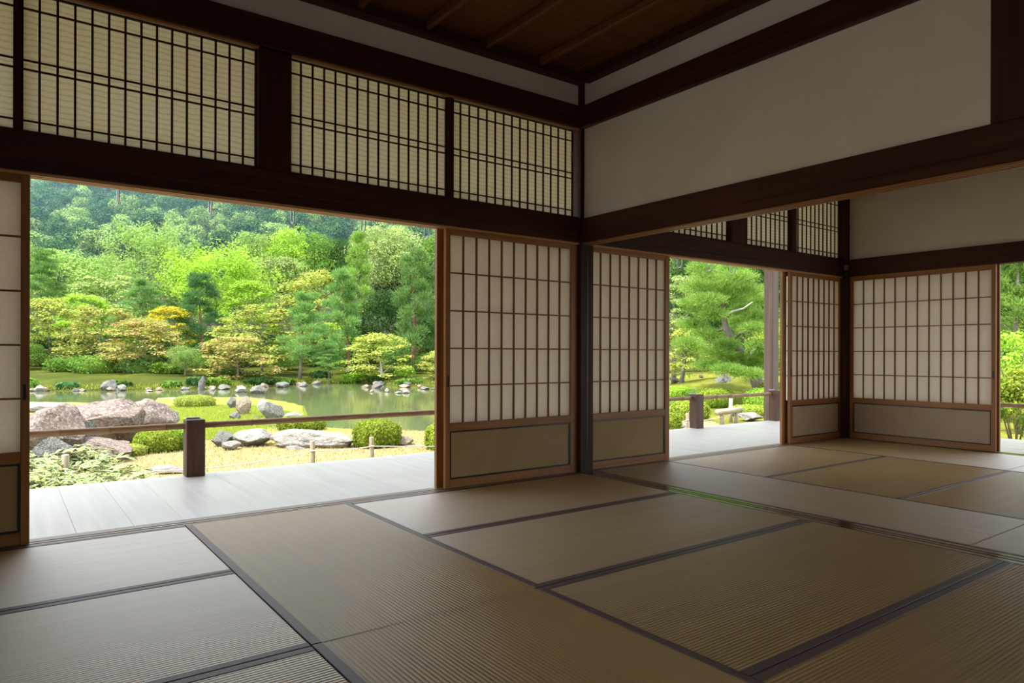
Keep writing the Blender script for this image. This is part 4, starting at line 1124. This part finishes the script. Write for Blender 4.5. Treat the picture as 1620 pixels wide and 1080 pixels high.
far = [(169, 618, 32, 597, rock_grey, 'grey speckled boulder at the far shore left'), (191, 618, 16, 606, rock_pale, 'white pointed rock beside the speckled boulder'), (120, 611, 14, 599, rock_grey, 'slanting grey stone among shore bushes'), (236, 619, 14, 616, rock_pale, 'flat white stone in the water at left'),
       (318, 618, 14, 590, rock_grey, 'tall upright grey rock on the far shore'), (334, 618, 12, 611, rock_pale, 'small pale stone beside the upright rock'), (345, 594, 20, 577, rock_brown, 'brown boulder on the slope above the upright rock'),
       (352, 616, 30, 606, rock_grey, 'dark low rocks under the pinkish red maple'), (380, 621, 24, 607, rock_pale, 'pale rock standing in the water, left of a pair'), (406, 623, 30, 606, rock_grey, 'grey rock standing in the water, right of a pair'),
       (446, 613, 26, 602, rock_grey, 'round grey stone on the shore below the slender pine'), (480, 611, 22, 602, rock_grey, 'grey stone on the shore right of the slender pine'), (555, 589, 22, 579, rock_grey, 'grey rock on the shaded moss slope'),
       (596, 614, 22, 604, rock_grey, 'grey rock at the foot of the white trunk'), (577, 613, 14, 607, rock_brown, 'small brown rock left of the white trunk'), (588, 620, 11, 615, rock_brown, 'small brown stone in the water'), (612, 620, 12, 612, rock_pale, 'white stone in the water below the white trunk'),
       (630, 622, 14, 618, rock_pale, 'flat white stone in the water near the screen'), (642, 622, 14, 616, rock_pale, 'bright white rock in the water near the screen'), (645, 612, 16, 600, rock_grey, 'grey rock on the right shore'), (640, 602, 20, 592, rock_grey, 'blue grey rock above the right shore'),
       (672, 616, 20, 610, rock_grey, 'low dark rock at the right end of the shore'), (110, 588, 26, 576, rock_grey, 'grey rock in the shade of the left trees'), (690, 616, 20, 611, rock_grey, 'low rock beside the screen edge at the shore'), (500, 608, 24, 601, rock_grey, 'mossy shore rock at the middle'), (300, 615, 20, 606, rock_grey, 'dark shore stone left of the upright rock'), (60, 619, 22, 607, rock_pale, 'pale mossy rock at the left end of the shore')]
for i, (a, b, w_, t_, m_, lab) in enumerate(far):
    zz = WZ if b > 605 else None
    if zz is not None: K(a, b, w_, t_, m_, lab, i, i * 0.7, z=WZ, group='far shore rocks', sink=0.4)
    else: K(a, b, w_, t_, m_, lab, i, i * 0.7, D=45.0, group='far shore rocks', sink=0.4)
rs = random.Random(4)
for i in range(24):
    px_ = 55 + i * 28 + rs.uniform(-14, 14)
    py_ = float(np.interp(px_, [60, 170, 240, 330, 400, 450, 500, 545, 600, 640, 700], [618, 617.5, 616.5, 615, 613, 609.5, 605.5, 604, 608, 612, 613])) + 0.8
    K(px_, py_, rs.uniform(12, 24), py_ - rs.uniform(4, 8), [rock_brown, rock_brown, rock_grey][i % 3], 'low dark stone edging the far shore of the pond', i, rs.uniform(0, 3), z=WZ, group='shore edging stones', sink=0.5)
for i in range(13):
    px_ = 60 + i * 50 + rs.uniform(-24, 24)
    py_ = float(np.interp(px_, [60, 170, 240, 330, 400, 450, 500, 545, 600, 640, 700], [618, 617.5, 616.5, 615, 613, 609.5, 605.5, 604, 608, 612, 613])) - 2.5
    p_ = at_z(px_, py_ + 2, WZ); D_ = float((np.array(p_) - CAM) @ _F)
    clipped(px_, py_, rs.uniform(24, 44), py_ - rs.uniform(7, 13), 'small leafy clump of undergrowth along the far shore', ['green', 'pinedk', 'shrubdk', 'dark'][i % 4], seed=60 + i, D=D_, group='shore undergrowth', dep=0.6)
K(1147, 612, 30, 590, rock_grey, 'dark rounded rock on the mossy mound', 2, 0.3, D=22, dep=0.9)
K(1128, 614, 18, 606, rock_brown, 'low brown stone left of the rounded rock', 5, 0.3, D=22)
K(1068, 605, 20, 596, rock_pale, 'pale rock at the left of the mossy mound', 4, 0.3, D=24)
K(1072, 680, 30, 668, rock_pale, 'white rounded stone behind the rail of the next room', 0, 0.3)
K(1110, 597, 8, 592, rock_pale, 'tiny white stone on the mossy mound', 6, 0.3, D=26)
K(1192, 664, 40, 652, rock_pale, 'flat pale rock at the foot of the leaning pine', 7, 0.1, D=15.5)

# ---- rope fence in front of the lawn
def fence_pt(px, py): 
    d = ray(px, py); return CAM + d * ((5.27 - CAM[1]) / d[1])
def stake(px, top, w, label, y=None, zt=None):
    p = fence_pt(px, top); z0 = zg(p[0], p[1])
    t = thing('wooden_stake', label, 'stake', (p[0], p[1], z0), 'rope fence stakes')
    h = p[2] - z0
    V, Fc = tube([(0.01, 0, -0.15), (0, 0, 0), (0.004, 0.003, h * 0.5), (-0.003, 0, h - 0.006), (-0.003, 0, h)], [w, w, w * 0.97, w * 0.96, w * 0.88], 12)
    obj('shaft', mesh_py('shaft', V, Fc, stake_m, True), (0, 0, 0), t)
    V, Fc = tube([(0, 0, h * 0.55), (0, 0, h * 0.55 + 0.02)], [w * 1.08, w * 1.08], 10)
    obj('rope_lashing', mesh_py('lashing', V, Fc, rope_m, True), (0, 0, 0), t)
    return Vector((p[0], p[1], z0 + h * 0.58))
ks = [stake(104, 719, 0.040, 'pale wooden stake standing among the striped bamboo grass'), stake(494.5, 697, 0.034, 'pale wooden stake left of the large clipped shrub'), stake(588, 691, 0.034, 'pale wooden stake before the large clipped shrub'),
      stake(1087.5, 653, 0.034, 'pale stake left of the railing post of the next room')]
def rope(a, b, sag, label):
    pts = [a.lerp(b, f / 14) + Vector((0, -0.035, -sag * 4 * (f / 14) * (1 - f / 14))) for f in range(15)]
    c = pts[0].copy()
    V, Fc = tube([p - c for p in pts], 0.0075, 6)
    tag(obj('rope', mesh_py('rope', V, Fc, rope_m, True), c), label, 'rope', 'fence ropes')
rope(ks[0] + Vector((-3, 0, 0.1)), ks[0], 0.06, 'pale rope left of the stake in the bamboo grass')
rope(ks[0], ks[1], 0.12, 'pale rope running behind the railing post to the middle stake')
rope(ks[1], ks[2], 0.02, 'pale rope between the two stakes at the clipped shrub')
rope(ks[2], ks[3], 0.16, 'pale rope running right from the large clipped shrub')
rope(ks[3] + Vector((-0.6, 0, -0.04)), ks[3] + Vector((1.3, 0, 0.02)), 0.03, 'pale rope at the stake of the next room')
# log barrier
a = Vector(fence_pt(1140, 674)); b = Vector(fence_pt(1167, 672))
zl = fence_pt(1140, 652)[2]; za = zg(a.x, a.y)
lb = thing('log_barrier', 'low barrier of a pale log on two short posts', 'barrier', (a.x, a.y, za))
V, Fc = tube([(-0.12, 0, zl - za), (b.x - a.x + 0.12, 0, zl - za + 0.03)], 0.065, 14)
obj('log', mesh_py('log', V, Fc, stake_m, True), (0, 0, 0), lb)
for dx in (0.05, b.x - a.x - 0.05):
    V, Fc = tube([(dx, 0, -0.1), (dx, 0, zl - za)], 0.05, 12)
    obj('short_post', mesh_py('short_post', V, Fc, stake_m, True), (0, 0, 0), lb)
p = fence_pt(1171.5, 631); zz = zg(p[0], p[1] + 0.25)
ts = thing('wooden_stake', 'tall grey stake with a rope tie beside the log barrier', 'stake', (p[0], p[1] + 0.25, zz), 'rope fence stakes')
V, Fc = tube([(0, 0, -0.1), (0, 0, p[2] - zz)], 0.042, 12)
obj('shaft', mesh_py('shaft', V, Fc, stake_m, True), (0, 0, 0), ts)
V, Fc = tube([(0, 0, 0.32), (0, 0, 0.35)], 0.047, 12)
obj('rope_lashing', mesh_py('lashing', V, Fc, rope_m, True), (0, 0, 0), ts)

# ---- striped bamboo grass
def sasa_mat():
    k = NT('striped_bamboo_leaf'); at = k.n('ShaderNodeAttribute'); at.attribute_name = 'edge'
    g = k.n('ShaderNodeNewGeometry')
    mx = k.n('ShaderNodeMixRGB'); k.l(k.ramp(at.outputs['Fac'], [(0.55, (0, 0, 0)), (0.75, (1, 1, 1))]), mx.inputs[0])
    k.l(k.ramp(g.outputs['Random Per Island'], [(0.0, (0.08, 0.19, 0.025)), (0.7, (0.22, 0.33, 0.055)), (1.0, (0.38, 0.27, 0.09))]), mx.inputs[1]); mx.inputs[2].default_value = (0.64, 0.61, 0.46, 1)
    d = k.n('ShaderNodeBsdfDiffuse'); t = k.n('ShaderNodeBsdfTranslucent'); m = k.n('ShaderNodeMixShader'); m.inputs[0].default_value = 0.25
    k.l(mx.outputs[0], d.inputs[0]); k.l(mx.outputs[0], t.inputs[0]); k.l(d.outputs[0], m.inputs[1]); k.l(t.outputs[0], m.inputs[2]); k.l(m.outputs[0], k.out.inputs[0])
    return k.m
sasa_m = sasa_mat()
def sasa_mesh(seed):
    rg = random.Random(seed); V, Fc, E = [], [], []
    for s in range(7):
        sx, sy = rg.uniform(-0.12, 0.12), rg.uniform(-0.12, 0.12); hh = rg.uniform(0.10, 0.30)
        for q in range(5):
            a = rg.uniform(0, 6.28); L = rg.uniform(0.13, 0.22); W = L * 0.13; el = rg.uniform(-0.1, 0.7)
            d = Vector((math.cos(a), math.sin(a), el)).normalized(); sd = Vector((-math.sin(a), math.cos(a), rg.uniform(-0.4, 0.4))).normalized()
            b0 = Vector((sx, sy, hh + rg.uniform(-0.05, 0.03))); n = len(V)
            for f, wf in ((0.0, 0.15), (0.3, 1.0), (0.7, 0.8), (1.0, 0.02)):
                c = b0 + d * L * f + Vector((0, 0, -0.06 * f * f))
                V += [c - sd * W * wf, c, c + sd * W * wf]; E += [1, 0, 1]
            for r3 in range(3):
                i = n + r3 * 3; Fc += [(i, i + 1, i + 4, i + 3), (i + 1, i + 2, i + 5, i + 4)]
    me = mesh_py('sasa', V, Fc, sasa_m)
    at = me.attributes.new('edge', 'FLOAT', 'POINT'); at.data.foreach_set('value', [float(e) for e in E])
    return me
SASA = [sasa_mesh(300 + i) for i in range(6)]
rg = random.Random(9)
cnt = 0
while cnt < 95:
    px_, py_ = rg.uniform(-40, 235), rg.uniform(727, 800)
    lim = 726 + max(0, (px_ - 130)) * 0.20
    if py_ < lim or px_ > 235 - max(0, 745 - py_) * 1.5: continue
    p = at_z(px_, py_, -0.6)
    if p[1] < 2.25: continue
    o = obj('striped_bamboo', SASA[cnt % 6], (p[0], p[1], zg(p[0], p[1]) - 0.01), rot=(0, 0, rg.uniform(0, 6.28)), scale=(rg.uniform(0.7, 0.95),) * 3)
    tag(o, 'tuft of white-edged bamboo grass in the bed at the veranda edge', 'bamboo plant', 'striped bamboo tufts')
    cnt += 1
for i, (px_, b_, w_, t_) in enumerate([(160, 728, 60, 712), (196, 722, 50, 710)]):
    clipped(px_, b_, w_, t_, ['yellow-green low plant before the long low boulder', 'yellow-green low plant beside the low clipped shrub'][i], 'yellow', seed=40 + i)

# ---- grass blades
def blades(name, pts, h, w, mat, label, seed):
    rng = np.random.default_rng(seed); n = len(pts)
    P = np.column_stack([pts, ground(pts) - 0.004])
    a = rng.uniform(0, 2 * np.pi, n); t = np.column_stack([np.cos(a), np.sin(a), 0 * a]) * w
    tip = P + rng.normal(size=(n, 3)) * h * 0.35 * np.array([1, 1, 0]) + np.array([0, 0, 1]) * (h * rng.uniform(0.5, 1.2, n))[:, None]
    V = np.stack([P - t, P + t, tip], 1).reshape(-1, 3)
    me = mesh_np(name, V, np.arange(3 * n).reshape(n, 3), mat)
    tag(obj(name, me), label, 'grass', kind='stuff')
rng = np.random.default_rng(3)
bx = np.column_stack([rng.uniform(-3.2, 6, 42000), rng.uniform(3.0, 11.5, 42000)])
bx = bx[(sdist(bx, POND) > 0.1) & (sdist(bx, ISLE) > 0.0)]
blades('lawn_grass', bx, 0.045, 0.006, leaf_mat('grass_dry', (0.44, 0.36, 0.13), (0.62, 0.56, 0.32), 0.2), 'short dry grass of the lawn beside the veranda', 1)
lo, hi = ISLE.min(0), ISLE.max(0)
ix = lo + (hi - lo) * rng.uniform(size=(60000, 2)); ix = ix[(sdist(ix, ISLE) < 0.2) & (sdist(ix, POND) > 0)]
blades('peninsula_grass', ix, 0.06, 0.010, leaf_mat('grass_fresh', (0.36, 0.46, 0.06), (0.54, 0.60, 0.12), 0.25), 'fresh green grass on the lawn tongue', 2)
sx = np.column_stack([rng.uniform(POND[:, 0].min(), POND[:, 0].max(), 90000), rng.uniform(20, 48, 90000)])
d_ = sdist(sx, POND); sx = sx[(d_ > 0.0) & (d_ < 0.9) & ((sx - CAM[:2]) @ _F[:2] > 30)]
blades('shore_grass', sx[:9000], 0.13, 0.025, leaf_mat('grass_shore', (0.16, 0.22, 0.03), (0.42, 0.42, 0.08), 0.25), 'low grass and ferns fringing the far shore', 3)

# ---- forest on the hillside
rg = random.Random(21)
n = 0
s = 104.0
cand = []
while s < 285:
    step = 4.6 + s * 0.010
    u_ = -s * 0.80 + rg.uniform(0, step)
    while u_ < -s * 0.055:
        uu_, ss = u_ + rg.uniform(-1.5, 1.5), s + rg.uniform(-1.8, 1.8)
        p = CAM[:2] + _F[:2] * ss + _r[:2] * uu_
        u_ += step
        px_ = 810 + FPX * uu_ / ss; z = zg(p[0], p[1]); py_ = YH - (z + 4 - CAM[2]) / ss * FPX
        cover = float(np.interp(px_, [0, 110, 170, 190, 240, 300, 330, 400, 700, 760], [405, 405, 390, 360, 350, 365, 375, 372, 372, 372]))
        if px_ < -6 or px_ > 735 or py_ < 262 + 0.131 * px_ - 24 or py_ > cover + 34: continue
        if abs(px_ - 336) < 11 and 330 < py_ < 368: continue
        cand.append((p[0], p[1], z))
    s += 5.4
for (x_, y_, z) in cand[:300]:
    k = rg.randrange(4); w = rg.uniform(5.2, 8.6); h = rg.uniform(6.0, 9.5)
    o = obj('forest_tree', PROTO['hill'][k], (x_, y_, z - 1.2), rot=(0, 0, rg.uniform(0, 6.28)), scale=(w, w, h))
    set_mat(o, LEAF['hill2' if rg.random() < 0.40 else 'hill'])
    tag(o, 'broad-crowned tree in the dense forest on the steep hillside', 'tree', 'hillside forest trees')
    n += 1
print('forest', n, len(cand))


# ---- thin summer haze before the hillside
hz = bpy.data.materials.new('haze'); hz.use_nodes = True
nt = hz.node_tree; nt.nodes.remove(nt.nodes['Principled BSDF'])
vsn = nt.nodes.new('ShaderNodeVolumeScatter'); vsn.inputs['Density'].default_value = 0.0012
vsn.inputs['Color'].default_value = (0.42, 0.72, 1.0, 1)
nt.links.new(vsn.outputs[0], nt.nodes['Material Output'].inputs['Volume'])
hb = obj('haze', box(330, 200, 150, hz, 0), tuple(CAM + _F * 185 + _r * (-30) + np.array([0, 0, 70])), rot=(0, 0, -YAW))
tag(hb, 'thin bluish haze before the hillside', 'haze', kind='stuff')
